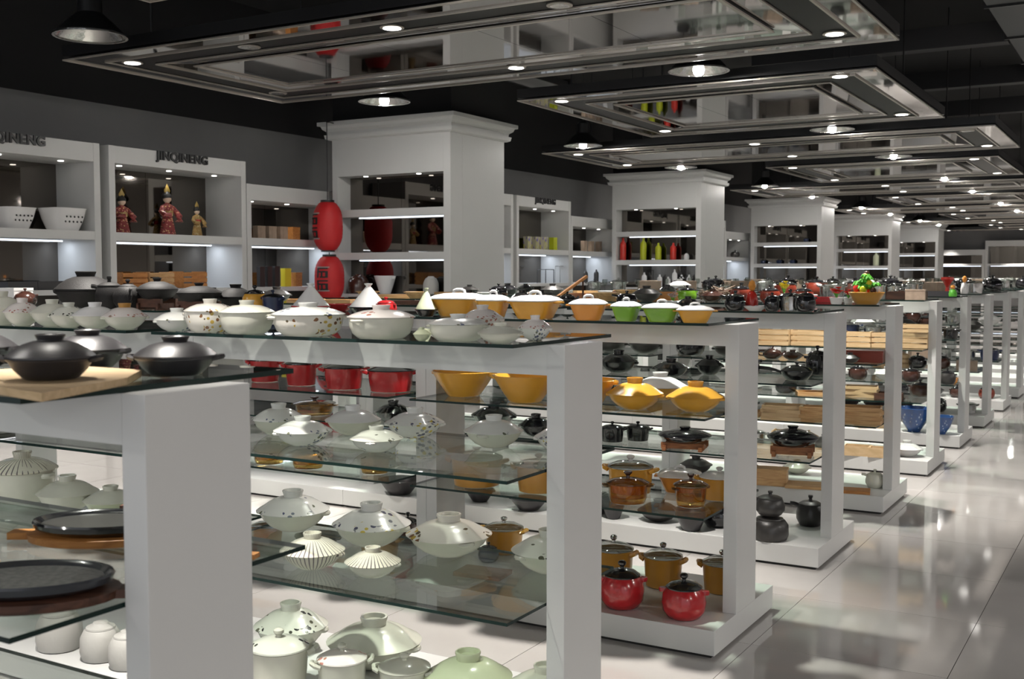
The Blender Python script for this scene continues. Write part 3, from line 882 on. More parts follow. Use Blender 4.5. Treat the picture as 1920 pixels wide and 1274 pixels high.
def k_shallow(v):
    return [P('dish', MB().lathe([(.07,0),(.075,.003),(.12,.022),(.13,.03),(.126,.032),(.08,.012),(.001,.008)], 26), G[v])]
# nominal radius and height of each kind
NOM = dict(donabe=(.130,.138), tureen=(.130,.162), taper=(.124,.138), bowl=(.124,.071), wide_bowl=(.128,.075), saucepot=(.102,.181),
           stock=(.102,.166), amber=(.104,.152), ironpan=(.154,.142), ovalplate=(.208,.054), tagine=(.128,.206), frypan=(.127,.12),
           wokstand=(.149,.144), board=(.16,.022), tray=(.17,.035), crate=(.155,.154), jar=(.078,.125), bottle=(.041,.263), teapot=(.092,.149),
           beanpot=(.106,.177), box=(.123,.118), basket=(.13,.116), doll=(.085,.575), bundle=(.13,.15), fruit=(.165,.24), flowerpot=(.066,.2),
           toy=(.06,.192), redfigure=(.085,.17), rack=(.137,.207), goblet=(.037,.15), shallow=(.13,.032))
def build(kind, v):
    vs = v.split('/')
    if kind == 'donabe': return k_donabe(*vs)
    return globals()['k_' + kind](*vs)
NAMES = dict(donabe='lidded_casserole', tureen='deep_casserole', taper='square_casserole', bowl='bowl', wide_bowl='wide_bowl', saucepot='round_pot',
             stock='tall_pot', amber='amber_glass_pot', ironpan='iron_pan', ovalplate='sizzling_plate', tagine='tagine', frypan='frying_pan', wokstand='wok_on_stand',
             board='wooden_board', tray='wooden_tray', crate='wooden_crate', jar='lidded_jar', bottle='bottle', teapot='teapot', beanpot='bean_pot',
             box='carton_box', basket='basket', doll='kimono_doll', bundle='twig_bundle', fruit='fruit_basin', flowerpot='flower_pot', toy='toy', redfigure='red_ornament',
             rack='wire_rack', goblet='goblet', shallow='dish')
CATS = dict(donabe='casserole', tureen='casserole', taper='casserole', bowl='bowl', wide_bowl='bowl', saucepot='pot', stock='pot', amber='pot', ironpan='pan',
            ovalplate='plate', tagine='tagine', frypan='pan', wokstand='wok', board='board', tray='tray', crate='crate', jar='jar', bottle='bottle', teapot='teapot',
            beanpot='pot', box='box', basket='basket', doll='doll', bundle='twigs', fruit='fruit basin', flowerpot='flower pot', toy='toy', redfigure='ornament',
            rack='rack', goblet='goblet', shallow='dish')
PARTLABEL = {'mustard': 'mustard', 'yellow': 'yellow', 'red': 'red'}
def place(kind, v, x, y, z, R, H, rz, label, group, sy=1.0, small=False):
    key = (kind, v)
    if key not in PROTO: PROTO[key] = build(kind, v)
    r0, h0 = NOM[kind]
    t = thing(NAMES[kind], label, CATS[kind], (x, y, z), rz, group)
    t.scale = (R/r0, R/r0*sy, H/h0)
    def put(parts, par):
        for p in parts:
            o = link(p[0], p[1], par, p[3] if len(p) > 3 else (0, 0, 0))
            if len(p) > 4: o.rotation_euler = p[4]
            put(p[2], o)
    put(PROTO[key], t)
    return t

RACK_ITEMS = [
(0, 'top', 'matte black lidded iron pan on wooden board', 'ironpan', 'matte', -1.736, 1.311, 1.411, 0.0775, 0.0816, 0.62),
(0, 'top', 'matte black lidded iron pan behind the board', 'ironpan', 'matte', -2.005, 1.608, 1.3965, 0.081, 0.0845, 0.45),
(0, 'top', 'matte black lidded iron pan on bare glass', 'ironpan', 'matte', -1.728, 1.599, 1.3965, 0.0825, 0.0788, 0.6),
(0, 'top', 'matte black lidded iron pan cut by frame', 'ironpan', 'matte', -2.262, 1.52, 1.3965, 0.0828, 0.0864, 0.5),
(1, 'top', 'large cream casserole with brown sprigs', 'tureen', 'cream_brown', -2.892, 2.838, 1.3965, 0.0905, 0.1183, 0.4),
(1, 'top', 'large pale cream casserole', 'tureen', 'cream', -2.721, 2.841, 1.3965, 0.0958, 0.1153, 0.2),
(1, 'top', 'wide cream casserole with brown flower', 'tureen', 'cream_brown/cream_blue', -2.459, 2.856, 1.3965, 0.123, 0.1107, 0.9),
(1, 'top', 'wide cream casserole with pinkish lid', 'tureen', 'cream/cream_pink', -2.15, 2.848, 1.3965, 0.1091, 0.106, 1.4),
(1, 'top', 'tiny pale green lidded pot', 'donabe', 'pale_green', -1.958, 2.799, 1.3965, 0.0278, 0.0418, 0.0),
(1, 'top', 'plain cream casserole', 'tureen', 'cream/cream_blue', -1.864, 2.858, 1.3965, 0.0918, 0.0825, 0.3),
(1, 'top', 'white casserole with pink sprigs', 'donabe', 'cream_pink', -2.114, 3.403, 1.3965, 0.077, 0.0943, 0.3),
(1, 'top', 'low cream casserole', 'donabe', 'cream', -1.693, 2.825, 1.3965, 0.0696, 0.0611, 0.1),
(1, 'top', 'small cream casserole with pink lid', 'donabe', 'cream_blue/cream_pink', -1.677, 3.009, 1.3965, 0.0526, 0.0773, 0.2),
(1, 'top', 'cream casserole with flat knob', 'donabe', 'cream', -4.06, 2.841, 1.3965, 0.0927, 0.1359, 0.0),
(1, 'top', 'cream casserole with pinkish lid', 'donabe', 'cream/cream_pink', -3.909, 2.827, 1.3965, 0.074, 0.1104, 0.2),
(1, 'top', 'pale cream lidded casserole', 'donabe', 'cream', -3.77, 2.859, 1.3965, 0.0853, 0.1062, 0.4),
(1, 'top', 'cream casserole with sprigged lid', 'donabe', 'cream/cream_black', -3.631, 2.828, 1.3965, 0.0756, 0.0963, 0.6),
(1, 'top', 'cream casserole with white lid', 'donabe', 'cream/white', -3.489, 2.834, 1.3965, 0.0866, 0.0986, 0.8),
(1, 'top', 'cream casserole with tan knob', 'donabe', 'cream/cream_pink/mustard', -3.341, 2.848, 1.3965, 0.0831, 0.0969, 1.0),
(1, 'top', 'cream casserole with blue sprigs', 'donabe', 'cream_blue', -3.05, 2.831, 1.3965, 0.0816, 0.0834, 1.2),
(1, 'up', 'cream casserole with plain lid', 'donabe', 'cream/cream_blue', -2.85, 3.137, 1.0005, 0.1003, 0.1171, 0.2),
(1, 'up', 'white casserole with blue sprigs', 'donabe', 'cream_blue', -2.602, 2.986, 1.0005, 0.1017, 0.1014, 1.0),
(1, 'up', 'creamy white plain casserole', 'donabe', 'cream/white', -2.611, 3.28, 1.0005, 0.1043, 0.1089, 0.3),
(1, 'up', 'greyish casserole with blue flowers', 'donabe', 'cream_blue/cream_black', -2.29, 3.002, 1.0005, 0.0907, 0.0871, 2.0),
(1, 'up', 'white casserole with dark flowers', 'donabe', 'cream_yellow', -2.365, 3.333, 1.0005, 0.1083, 0.1102, 0.5),
(1, 'up', 'white casserole with blue strokes on lid', 'donabe', 'cream/cream_blue', -1.997, 3.288, 1.0005, 0.1042, 0.111, 1.7),
(1, 'up', 'white casserole half behind the post', 'donabe', 'cream_yellow', -1.733, 3.307, 1.0005, 0.0975, 0.1041, 0.4),
(1, 'lo', 'white casserole with scattered sprigs', 'donabe', 'cream/cream_blue', -2.979, 3.356, 0.5805, 0.1433, 0.159, 0.4),
(1, 'lo', 'white casserole with yellow flower lid', 'donabe', 'cream/cream_yellow', -2.552, 3.312, 0.5805, 0.1473, 0.1597, 0.2),
(1, 'lo', 'white casserole with brown flower lid', 'donabe', 'cream/cream_brown', -2.221, 3.341, 0.5805, 0.1559, 0.148, 2.6),
(1, 'lo', 'white casserole with leafy lid', 'donabe', 'cream/cream_black', -1.795, 3.323, 0.5805, 0.1305, 0.1444, 1.1),
(1, 'lo', 'cream bowl with brushed stripes', 'donabe', 'cream_stripe/cream_stripe', -2.528, 2.945, 0.5805, 0.1116, 0.1229, 0.3),
(1, 'lo', 'small cream casserole with brushed stripes', 'donabe', 'cream/cream_stripe', -2.28, 2.964, 0.5805, 0.094, 0.0993, 0.3),
(1, 'lo', 'large cream casserole with dark lines', 'tureen', 'cream/cream_stripe', -4.409, 3.169, 0.5805, 0.1505, 0.2254, 0.2),
(1, 'lo', 'cream casserole with flat white knob', 'donabe', 'cream', -4.069, 3.141, 0.5805, 0.1295, 0.1528, 0.5),
(1, 'lo', 'pale green lidded casserole', 'donabe', 'pale_green/cream', -3.849, 3.186, 0.5805, 0.114, 0.12, 0.2),
(1, 'pl', 'cream casserole with black flowers', 'donabe', 'cream/cream_black', -2.943, 3.295, 0.1205, 0.144, 0.1834, 0.4),
(1, 'pl', 'tall cream lidded pot with sprigs', 'stock', 'cream/cream_black/cream/cream', -2.69, 2.947, 0.1205, 0.1071, 0.2192, 0.7),
(1, 'pl', 'large cream casserole with red line', 'donabe', 'cream/cream', -2.54, 3.307, 0.1205, 0.1782, 0.1875, 0.2),
(1, 'pl', 'small cream pot with red flower', 'stock', 'cream/cream_pink/cream/cream', -2.465, 3.023, 0.1205, 0.0888, 0.1798, 0.9),
(1, 'pl', 'small cream pot with ribbed lid', 'stock', 'cream/cream/cream/cream', -2.247, 3.096, 0.1205, 0.0915, 0.16, 0.3),
(1, 'pl', 'large pale green casserole', 'donabe', 'pale_green/pale_green', -2.041, 3.187, 0.1205, 0.153, 0.1747, 0.1),
(1, 'pl', 'cream casserole at the end post', 'donabe', 'pale_green/cream', -1.773, 3.254, 0.1205, 0.1363, 0.1551, 0.6),
(1, 'pl', 'matt white lidded jar with shadowed rim', 'jar', 'grey_jar', -3.733, 2.828, 0.1205, 0.0889, 0.1649, 0.0),
(1, 'pl', 'matt white lidded jar in the middle', 'jar', 'grey_jar', -3.493, 2.831, 0.1205, 0.0782, 0.143, 0.0),
(1, 'pl', 'matt white lidded jar by the post', 'jar', 'grey_jar', -3.33, 2.821, 0.1205, 0.072, 0.1392, 0.0),
(2, 'top', 'large yellow casserole with white lid', 'taper', 'yellow', -2.972, 4.568, 1.3965, 0.1279, 0.1386, 0.1),
(2, 'top', 'yellow casserole with white lid', 'taper', 'yellow', -2.699, 4.441, 1.3965, 0.0724, 0.1334, 0.15),
(2, 'top', 'big yellow casserole with white lid', 'taper', 'yellow', -2.488, 4.465, 1.3965, 0.1129, 0.1328, 0.1),
(2, 'top', 'orange yellow square casserole with white lid', 'taper', 'orange', -2.207, 4.449, 1.3965, 0.0857, 0.1173, 0.35),
(2, 'top', 'bright green square casserole with white lid', 'taper', 'green', -2.016, 4.434, 1.3965, 0.0605, 0.1059, 0.05),
(2, 'top', 'green and yellow casserole with white lid', 'taper', 'green', -1.854, 4.447, 1.3965, 0.0825, 0.0991, 0.2),
(2, 'top', 'yellow square casserole with white lid', 'taper', 'yellow', -1.704, 4.448, 1.3965, 0.0806, 0.0878, 0.4),
(2, 'top', 'white cone tagine on red dish', 'tagine', 'white/red', -3.822, 4.46, 1.3965, 0.1027, 0.1592, 0.0),
(2, 'top', 'white cone tagine on black dish', 'tagine', 'white/black', -3.455, 4.472, 1.3965, 0.1047, 0.1591, 0.0),
(2, 'top', 'small ivory cone tagine', 'tagine', 'pale_green/black', -3.074, 4.432, 1.3965, 0.0571, 0.139, 0.0),
(2, 'top', 'red lidded pot beside tagine', 'saucepot', 'red/red', -3.314, 4.43, 1.3965, 0.055, 0.0932, 0.0),
(2, 'top', 'red shallow dish between tagines', 'shallow', 'red', -3.95, 4.858, 1.3965, 0.0773, 0.0403, 0.0),
(2, 'top', 'navy enamel pot with yellow band', 'stock', 'navy/black/navy/navy', -4.058, 4.433, 1.3965, 0.0593, 0.1232, 0.0),
(2, 'top', 'yellow pot with dark lid', 'saucepot', 'yellow/black', -4.192, 4.439, 1.3965, 0.0686, 0.1474, 0.0),
(2, 'top', 'grey black lidded wok', 'wokstand', 'iron/dark_wood', -4.639, 4.472, 1.3965, 0.1249, 0.1585, 0.0),
(2, 'top', 'black iron grill pan', 'ironpan', 'iron', -4.556, 4.67, 1.3965, 0.0997, 0.1494, 0.0),
(2, 'top', 'black lidded iron casserole on stand', 'wokstand', 'iron/dark_wood', -5.01, 4.507, 1.3965, 0.1183, 0.1861, 0.0),
(2, 'top', 'black iron kettle', 'teapot', 'iron', -5.189, 4.449, 1.3965, 0.0862, 0.1772, 2.6),
(2, 'top', 'large black iron pan with lid', 'ironpan', 'iron', -5.624, 4.506, 1.3965, 0.1808, 0.2233, 0.3),
(2, 'top', 'black stone pot with lid', 'beanpot', 'iron', -5.344, 4.446, 1.3965, 0.0816, 0.1933, 0.3),
(2, 'top', 'dark brown teapot before white box', 'teapot', 'brown', -6.107, 4.439, 1.3965, 0.0698, 0.1186, 0.2),
(2, 'top', 'plain white carton', 'box', 'white', -6.269, 4.464, 1.3965, 0.1077, 0.1196, 0.05),
(2, 'up', 'yellow casserole with yellow lid', 'donabe', 'yellow', -2.02, 4.54, 1.0005, 0.1264, 0.1402, 0.15),
(2, 'up', 'yellow lidded casserole by the post', 'donabe', 'yellow', -1.751, 4.586, 1.0005, 0.1239, 0.1327, 0.2),
(2, 'up', 'yellow casserole with white lid', 'donabe', 'yellow/white', -2.067, 4.945, 1.0005, 0.1282, 0.1313, 0.2),
(2, 'up', 'wide yellow bowl without lid', 'wide_bowl', 'yellow', -2.973, 4.61, 1.0005, 0.1616, 0.1237, 0.1),
(2, 'up', 'wide yellow bowl next to post', 'wide_bowl', 'yellow', -2.58, 4.535, 1.0005, 0.1561, 0.1271, 0.2),
(2, 'up', 'wide yellow bowl behind the first rack', 'wide_bowl', 'yellow', -2.27, 4.561, 1.0005, 0.1374, 0.1195, 0.2),
(2, 'up', 'dark red straight pot with black lid', 'stock', 'red/black/black/red', -4.33, 4.658, 1.0005, 0.0868, 0.1754, 0.53),
(2, 'up', 'dark red straight pot with black lid', 'stock', 'red/black/black/red', -4.016, 4.602, 1.0005, 0.0868, 0.1693, 0.53),
(2, 'up', 'dark red straight pot with black lid', 'stock', 'red/black/black/red', -3.699, 4.573, 1.0005, 0.1052, 0.1629, 0.53),
(2, 'up', 'dark red straight pot with black lid', 'stock', 'red/black/black/red', -3.412, 4.598, 1.0005, 0.1208, 0.1584, 0.53),
(2, 'lo', 'mustard yellow pot with glass lid', 'stock', 'yellow/glass/white/yellow', -2.122, 4.726, 0.5805, 0.1074, 0.1793, 0.1),
(2, 'lo', 'amber glass pot with brown knob', 'amber', 'amber', -2.036, 4.507, 0.5805, 0.0979, 0.1427, 0.5),
(2, 'lo', 'yellow bowl with white inside lid', 'taper', 'orange', -1.936, 4.874, 0.5805, 0.1006, 0.126, 0.3),
(2, 'lo', 'small amber glass pot with dark lid', 'amber', 'amber', -1.765, 4.576, 0.5805, 0.0775, 0.147, 0.9),
(2, 'lo', 'yellow lidded pot by the post', 'stock', 'yellow/white/white/yellow', -1.715, 4.803, 0.5805, 0.0921, 0.1459, 0.2),
(2, 'lo', 'mustard pot behind the glass', 'stock', 'mustard/glass/white/mustard', -2.844, 4.524, 0.5805, 0.1269, 0.1952, 0.2),
(2, 'lo', 'mustard pot near the middle post', 'stock', 'mustard/glass/white/mustard', -2.511, 4.542, 0.5805, 0.1082, 0.1807, 0.2),
(2, 'lo', 'orange glass pot with dark knob', 'amber', 'amber', -4.137, 4.475, 0.5805, 0.0922, 0.142, 0.3),
(2, 'lo', 'orange glass pot with dark knob', 'amber', 'amber', -3.858, 4.468, 0.5805, 0.0928, 0.1381, 0.3),
(2, 'lo', 'orange glass pot with dark knob', 'amber', 'amber', -3.467, 4.531, 0.5805, 0.085, 0.1351, 0.3),
(2, 'pl', 'round red pot with black lid', 'saucepot', 'red', -2.039, 4.457, 0.1205, 0.1, 0.2088, 0.5),
(2, 'pl', 'round red pot with black knob', 'saucepot', 'red', -1.744, 4.452, 0.1205, 0.0969, 0.1926, 0.2),
(2, 'pl', 'tall mustard pot with grey lid', 'stock', 'mustard/glass/steel/mustard', -2.26, 4.84, 0.1205, 0.0985, 0.2198, 0.1),
(2, 'pl', 'tall mustard pot with two lugs', 'stock', 'mustard/glass/steel/mustard', -2.009, 4.857, 0.1205, 0.0939, 0.2102, 0.1),
(2, 'pl', 'tall mustard pot behind the post', 'stock', 'mustard/glass/steel/mustard', -1.736, 4.916, 0.1205, 0.0949, 0.1962, 0.1),
(2, 'pl', 'mustard pot with clear glass lid', 'stock', 'mustard/glass/steel/mustard', -2.992, 5.03, 0.1205, 0.1054, 0.1919, 0.2),
(2, 'pl', 'small dark blue lidded pot', 'saucepot', 'navy', -2.959, 4.819, 0.1205, 0.0551, 0.103, 0.2),
(2, 'pl', 'flat reddish wooden board', 'board', 'red_wood', -2.85, 4.586, 0.1205, 0.1249, 0.022, 0.1),
(2, 'pl', 'brown pot behind white casserole', 'saucepot', 'brown', -3.56, 4.947, 0.1205, 0.0679, 0.1689, 0.2),
(3, 'top', 'glossy black teapot with knob', 'teapot', 'black', -3.393, 6.526, 1.3965, 0.0564, 0.0909, 0.3),
(3, 'top', 'glossy black lidded pot', 'beanpot', 'black', -2.955, 6.506, 1.3965, 0.0683, 0.1014, 0.3),
(3, 'top', 'round glossy black pot', 'donabe', 'black', -2.415, 6.189, 1.3965, 0.0662, 0.0746, 0.3),
(3, 'top', 'glossy black stacked lid pot', 'beanpot', 'black', -2.078, 6.049, 1.3965, 0.0602, 0.1134, 0.3),
(3, 'top', 'orange and green bottle toy', 'toy', 'scarlet', -2.009, 6.133, 1.3965, 0.0361, 0.1738, 0.0),
(3, 'top', 'white saucer', 'shallow', 'white', -1.963, 6.052, 1.3965, 0.0656, 0.0288, 0.0),
(3, 'top', 'round black pot left of steel pot', 'saucepot', 'black', -1.863, 6.039, 1.3965, 0.0443, 0.1056, 0.0),
(3, 'top', 'stainless steel pot with black lid', 'stock', 'steel/black/black/steel', -1.778, 6.093, 1.3965, 0.0646, 0.1223, 0.0),
(3, 'top', 'round black pot right of steel pot', 'saucepot', 'black', -1.679, 6.046, 1.3965, 0.0551, 0.1267, 0.0),
(3, 'top', 'pink flowered cup', 'flowerpot', 'cream_pink', -2.699, 6.656, 1.3965, 0.041, 0.095, 0.0),
(3, 'top', 'small glossy black casserole', 'donabe', 'black', -3.718, 6.493, 1.3965, 0.0791, 0.0996, 0.0),
(3, 'top', 'small glossy black casserole', 'donabe', 'black', -3.605, 6.56, 1.3965, 0.0647, 0.0997, 0.0),
(3, 'top', 'small glossy black casserole', 'donabe', 'black', -4.028, 6.316, 1.3965, 0.0791, 0.0996, 0.0),
(3, 'up', 'glossy black casserole with ring knob', 'donabe', 'black', -2.865, 6.194, 1.0005, 0.1179, 0.1389, 0.2),
(3, 'up', 'low glossy black casserole', 'donabe', 'black', -2.478, 6.088, 1.0005, 0.1066, 0.108, 0.4),
(3, 'up', 'glossy black casserole by white post', 'donabe', 'black', -2.328, 6.322, 1.0005, 0.0831, 0.1177, 0.4),
(3, 'up', 'glossy black pan with long handle', 'frypan', 'black', -1.782, 6.259, 1.0005, 0.0912, 0.1051, 0.1),
(3, 'up', 'tall glossy black lidded pot', 'saucepot', 'black', -1.768, 6.641, 1.0005, 0.0703, 0.1757, 0.1),
(3, 'up', 'red pot with black lid', 'saucepot', 'red', -5.039, 6.029, 1.0005, 0.0821, 0.1461, 0.0),
(3, 'lo', 'black wok on reddish wooden stand', 'wokstand', 'black/red_wood', -2.384, 6.079, 0.5805, 0.1561, 0.1314, 0.2),
(3, 'lo', 'cylindrical black pot', 'stock', 'black/black/black/black', -2.873, 6.125, 0.5805, 0.0717, 0.125, 0.2),
(3, 'lo', 'cylindrical black pot with lid', 'stock', 'black/black/black/black', -2.756, 6.244, 0.5805, 0.0722, 0.1192, 0.2),
(3, 'lo', 'black wok on dark wooden stand', 'wokstand', 'black/red_wood', -1.773, 6.168, 0.5805, 0.1445, 0.1689, 0.2),
(3, 'lo', 'glossy black donabe near middle post', 'donabe', 'black', -4.549, 6.158, 0.5805, 0.1324, 0.153, 0.2),
(3, 'lo', 'glossy black pot with shiny lid', 'donabe', 'black', -3.847, 6.335, 0.5805, 0.1504, 0.1616, 0.2),
(3, 'lo', 'glossy black flat casserole', 'donabe', 'black', -3.393, 6.1, 0.5805, 0.1114, 0.1404, 0.2),
(3, 'lo', 'amber dish in brown wicker', 'amber', 'amber', -5.309, 6.225, 0.5805, 0.1556, 0.1303, 0.2),
(3, 'pl', 'black round iron pan', 'wide_bowl', 'matte', -2.316, 6.017, 0.1205, 0.102, 0.1243, 0.2),
(3, 'pl', 'black iron pan seen under the shelf', 'wide_bowl', 'matte', -2.838, 6.071, 0.1205, 0.081, 0.1208, 0.2),
(3, 'pl', 'flat black pan on white plinth', 'wide_bowl', 'matte', -4.408, 6.035, 0.1205, 0.1443, 0.1012, 0.2),
(3, 'pl', 'small flat black pan', 'wide_bowl', 'matte', -3.808, 6.095, 0.1205, 0.0976, 0.0807, 0.2),
(3, 'pl', 'round flat black pan', 'wide_bowl', 'matte', -3.401, 6.027, 0.1205, 0.1209, 0.0745, 0.2),
(3, 'pl', 'squat black stoneware jar under a smaller pot', 'jar', 'dark', -1.857, 6.034, 0.1205, 0.1046, 0.137, 0.4),
(3, 'pl', 'smaller black stoneware pot on the squat jar', 'beanpot', 'dark', -1.857, 6.034, 0.2575, 0.0816, 0.135, 0.4),
(3, 'pl', 'black stoneware pot with side handle', 'beanpot', 'dark', -1.755, 6.489, 0.1205, 0.082, 0.1799, 0.2),
(4, 'top', 'wide basin of green fruit and leaves', 'fruit', 'leaf', -1.752, 7.813, 1.3965, 0.121, 0.2258, 0.1),
(4, 'top', 'pot of red flowers', 'flowerpot', 'scarlet', -1.916, 7.659, 1.3965, 0.051, 0.1231, 0.0),
(4, 'top', 'pot of small red blossoms', 'flowerpot', 'scarlet', -1.887, 7.868, 1.3965, 0.0371, 0.1035, 0.0),
(4, 'top', 'pot of bright yellow flowers', 'flowerpot', 'petal_yellow', -2.46, 8.269, 1.3965, 0.0443, 0.1604, 0.0),
(4, 'top', 'heap of brown dry twigs', 'bundle', 'wicker', -2.876, 8.133, 1.3965, 0.1232, 0.1217, 0.0),
(4, 'top', 'brown twig nest', 'bundle', 'wicker', -3.04, 8.242, 1.3965, 0.0919, 0.0908, 0.0),
(4, 'top', 'flat wooden tray', 'tray', 'red_wood', -4.033, 8.174, 1.3965, 0.1746, 0.0504, 0.2),
(4, 'top', 'round wooden tray', 'tray', 'orange_wood', -3.431, 8.187, 1.3965, 0.1693, 0.0658, 0.2),
(4, 'top', 'light wooden board', 'board', 'wood', -3.725, 8.176, 1.3965, 0.1499, 0.022, 0.2),
(4, 'top', 'orange wooden board', 'board', 'orange_wood', -4.516, 8.164, 1.3965, 0.1702, 0.022, 0.2),
(4, 'top', 'white dish with red rim', 'shallow', 'white', -2.283, 8.249, 1.3965, 0.0794, 0.0546, 0.0),
(4, 'top', 'red lacquer tray', 'tray', 'red', -2.13, 8.239, 1.3965, 0.0865, 0.0383, 0.2),
(4, 'up', 'brick red oblong box', 'box', 'brick', -1.751, 7.802, 1.0005, 0.1295, 0.0812, 0.1),
(4, 'up', 'glossy dark teapot with red handle', 'teapot', 'brown', -2.379, 7.732, 1.0005, 0.0683, 0.0884, 0.2),
(4, 'up', 'small brown lidded pot', 'donabe', 'brown', -2.227, 7.711, 1.0005, 0.0749, 0.0721, 0.2),
(4, 'up', 'dark brown pan with lid', 'donabe', 'dark', -1.812, 7.634, 1.0005, 0.065, 0.0696, 0.2),
(4, 'lo', 'pale wooden tray, bottom of stack', 'tray', 'pale_wood', -2.28, 7.679, 0.5805, 0.139, 0.0259, 0.1),
(4, 'lo', 'pale wooden tray, second up of stack', 'tray', 'pale_wood', -2.28, 7.679, 0.6069, 0.139, 0.0259, 0.18),
(4, 'lo', 'pale wooden tray, third up of stack', 'tray', 'pale_wood', -2.28, 7.679, 0.6334, 0.139, 0.0259, 0.05),
(4, 'lo', 'pale wooden tray, top of stack', 'tray', 'pale_wood', -2.28, 7.679, 0.6598, 0.139, 0.0259, 0.2),
(4, 'lo', 'light brown wooden tray, bottom of stack', 'tray', 'wood', -2.051, 7.697, 0.5805, 0.1114, 0.026, 0.1),
(4, 'lo', 'light brown wooden tray, second up of stack', 'tray', 'wood', -2.051, 7.697, 0.607, 0.1114, 0.026, 0.18),
(4, 'lo', 'light brown wooden tray, third up of stack', 'tray', 'wood', -2.051, 7.697, 0.6335, 0.1114, 0.026, 0.05),
(4, 'lo', 'light brown wooden tray, top of stack', 'tray', 'wood', -2.051, 7.697, 0.66, 0.1114, 0.026, 0.2),
(4, 'lo', 'light brown wooden tray, bottom of stack', 'tray', 'wood', -1.767, 7.756, 0.5805, 0.1462, 0.0286, 0.1),
(4, 'lo', 'light brown wooden tray, second up of stack', 'tray', 'wood', -1.767, 7.756, 0.6096, 0.1462, 0.0286, 0.18),
(4, 'lo', 'light brown wooden tray, third up of stack', 'tray', 'wood', -1.767, 7.756, 0.6388, 0.1462, 0.0286, 0.05),
(4, 'lo', 'light brown wooden tray, top of stack', 'tray', 'wood', -1.767, 7.756, 0.6679, 0.1462, 0.0286, 0.2),
(4, 'pl', 'low brown wooden box', 'box', 'wood', -2.342, 7.631, 0.1205, 0.113, 0.1174, 0.2),
(4, 'pl', 'brown wooden board', 'board', 'wood', -2.073, 7.665, 0.1205, 0.1672, 0.022, 0.2),
(4, 'pl', 'grey lidded dish', 'donabe', 'cream', -2.31, 8.153, 0.1205, 0.0994, 0.1024, 0.2),
(4, 'pl', 'orange wooden cutting board', 'board', 'orange_wood', -1.772, 7.629, 0.1205, 0.1088, 0.022, 0.2),
(4, 'pl', 'white stoneware pot with dark rim', 'beanpot', 'cream', -1.687, 7.884, 0.1205, 0.0631, 0.1275, 0.2),
(5, 'up', 'pale slatted wooden crate', 'crate', 'pale_wood', -2.854, 9.302, 1.0005, 0.1504, 0.1411, 0.05),
(5, 'up', 'pale slatted wooden crate in the middle', 'crate', 'pale_wood', -2.554, 9.374, 1.0005, 0.1445, 0.1399, 0.05),
(5, 'up', 'pale wooden crate next to the post', 'crate', 'pale_wood', -2.154, 9.352, 1.0005, 0.1102, 0.1375, 0.05),
(5, 'up', 'pale wooden crate at the aisle end', 'crate', 'pale_wood', -1.962, 9.381, 1.0005, 0.1006, 0.1367, 0.05),
(5, 'up', 'pale wooden crate behind the post', 'crate', 'pale_wood', -1.744, 9.469, 1.0005, 0.1217, 0.1351, 0.05),
(5, 'top', 'dark oblong wooden tray', 'tray', 'dark_wood', -1.84, 9.682, 1.3965, 0.1563, 0.0608, 0.1),
(5, 'top', 'yellow and brown lidded box', 'box', 'card', -1.7, 9.298, 1.3965, 0.0768, 0.0844, 0.1),
(5, 'top', 'shiny steel pot with lid', 'stock', 'steel', -1.92, 9.858, 1.3965, 0.0545, 0.0993, 0.0),
(5, 'lo', 'reddish brown round pot', 'saucepot', 'brown', -1.721, 9.7, 0.5805, 0.0892, 0.1467, 0.0),
(5, 'lo', 'pale wooden tray, bottom of stack', 'tray', 'pale_wood', -2.143, 9.453, 0.5805, 0.1335, 0.0226, 0.1),
(5, 'lo', 'pale wooden tray, second up of stack', 'tray', 'pale_wood', -2.143, 9.453, 0.6036, 0.1335, 0.0226, 0.18),
(5, 'lo', 'pale wooden tray, third up of stack', 'tray', 'pale_wood', -2.143, 9.453, 0.6268, 0.1335, 0.0226, 0.05),
(5, 'lo', 'pale wooden tray, top of stack', 'tray', 'pale_wood', -2.143, 9.453, 0.65, 0.1335, 0.0226, 0.2),
(5, 'lo', 'dark flat tray', 'tray', 'dark_wood', -1.919, 9.439, 0.5805, 0.1102, 0.0468, 0.1),
(5, 'pl', 'pale low wicker tray', 'tray', 'pale_wood', -2.116, 9.242, 0.1205, 0.1051, 0.079, 0.1),
(5, 'pl', 'pale low basket tray', 'tray', 'pale_wood', -1.932, 9.236, 0.1205, 0.0953, 0.0788, 0.1),
(6, 'pl', 'big blue dotted bowl', 'bowl', 'blue', -1.981, 10.896, 0.1205, 0.1555, 0.2298, 0.1),
(6, 'pl', 'blue dotted bowl by the aisle', 'bowl', 'blue', -1.736, 10.861, 0.1205, 0.1137, 0.1698, 0.1),
(6, 'top', 'red flower ornament', 'redfigure', 'scarlet', -1.75, 11.123, 1.3965, 0.0598, 0.1789, 0.0),
(6, 'top', 'bright green toy pear', 'toy', 'leaf', -1.664, 10.881, 1.3965, 0.0394, 0.1078, 0.0),
(6, 'top', 'dark oblong tray', 'tray', 'matte', -1.823, 10.946, 1.3965, 0.1481, 0.0479, 0.1),
(6, 'up', 'round black pot with steel rim', 'stock', 'black/steel/black/black', -1.693, 11.018, 1.0005, 0.0697, 0.1274, 0.0),
(6, 'up', 'dark red pot', 'saucepot', 'red', -1.961, 11.261, 1.0005, 0.0876, 0.1212, 0.0),
(6, 'lo', 'dark brown round pot', 'saucepot', 'dark', -1.699, 10.926, 0.5805, 0.0743, 0.1547, 0.0),
(6, 'lo', 'orange lidded pot', 'saucepot', 'orange', -1.674, 11.037, 0.5805, 0.0499, 0.0874, 0.0),
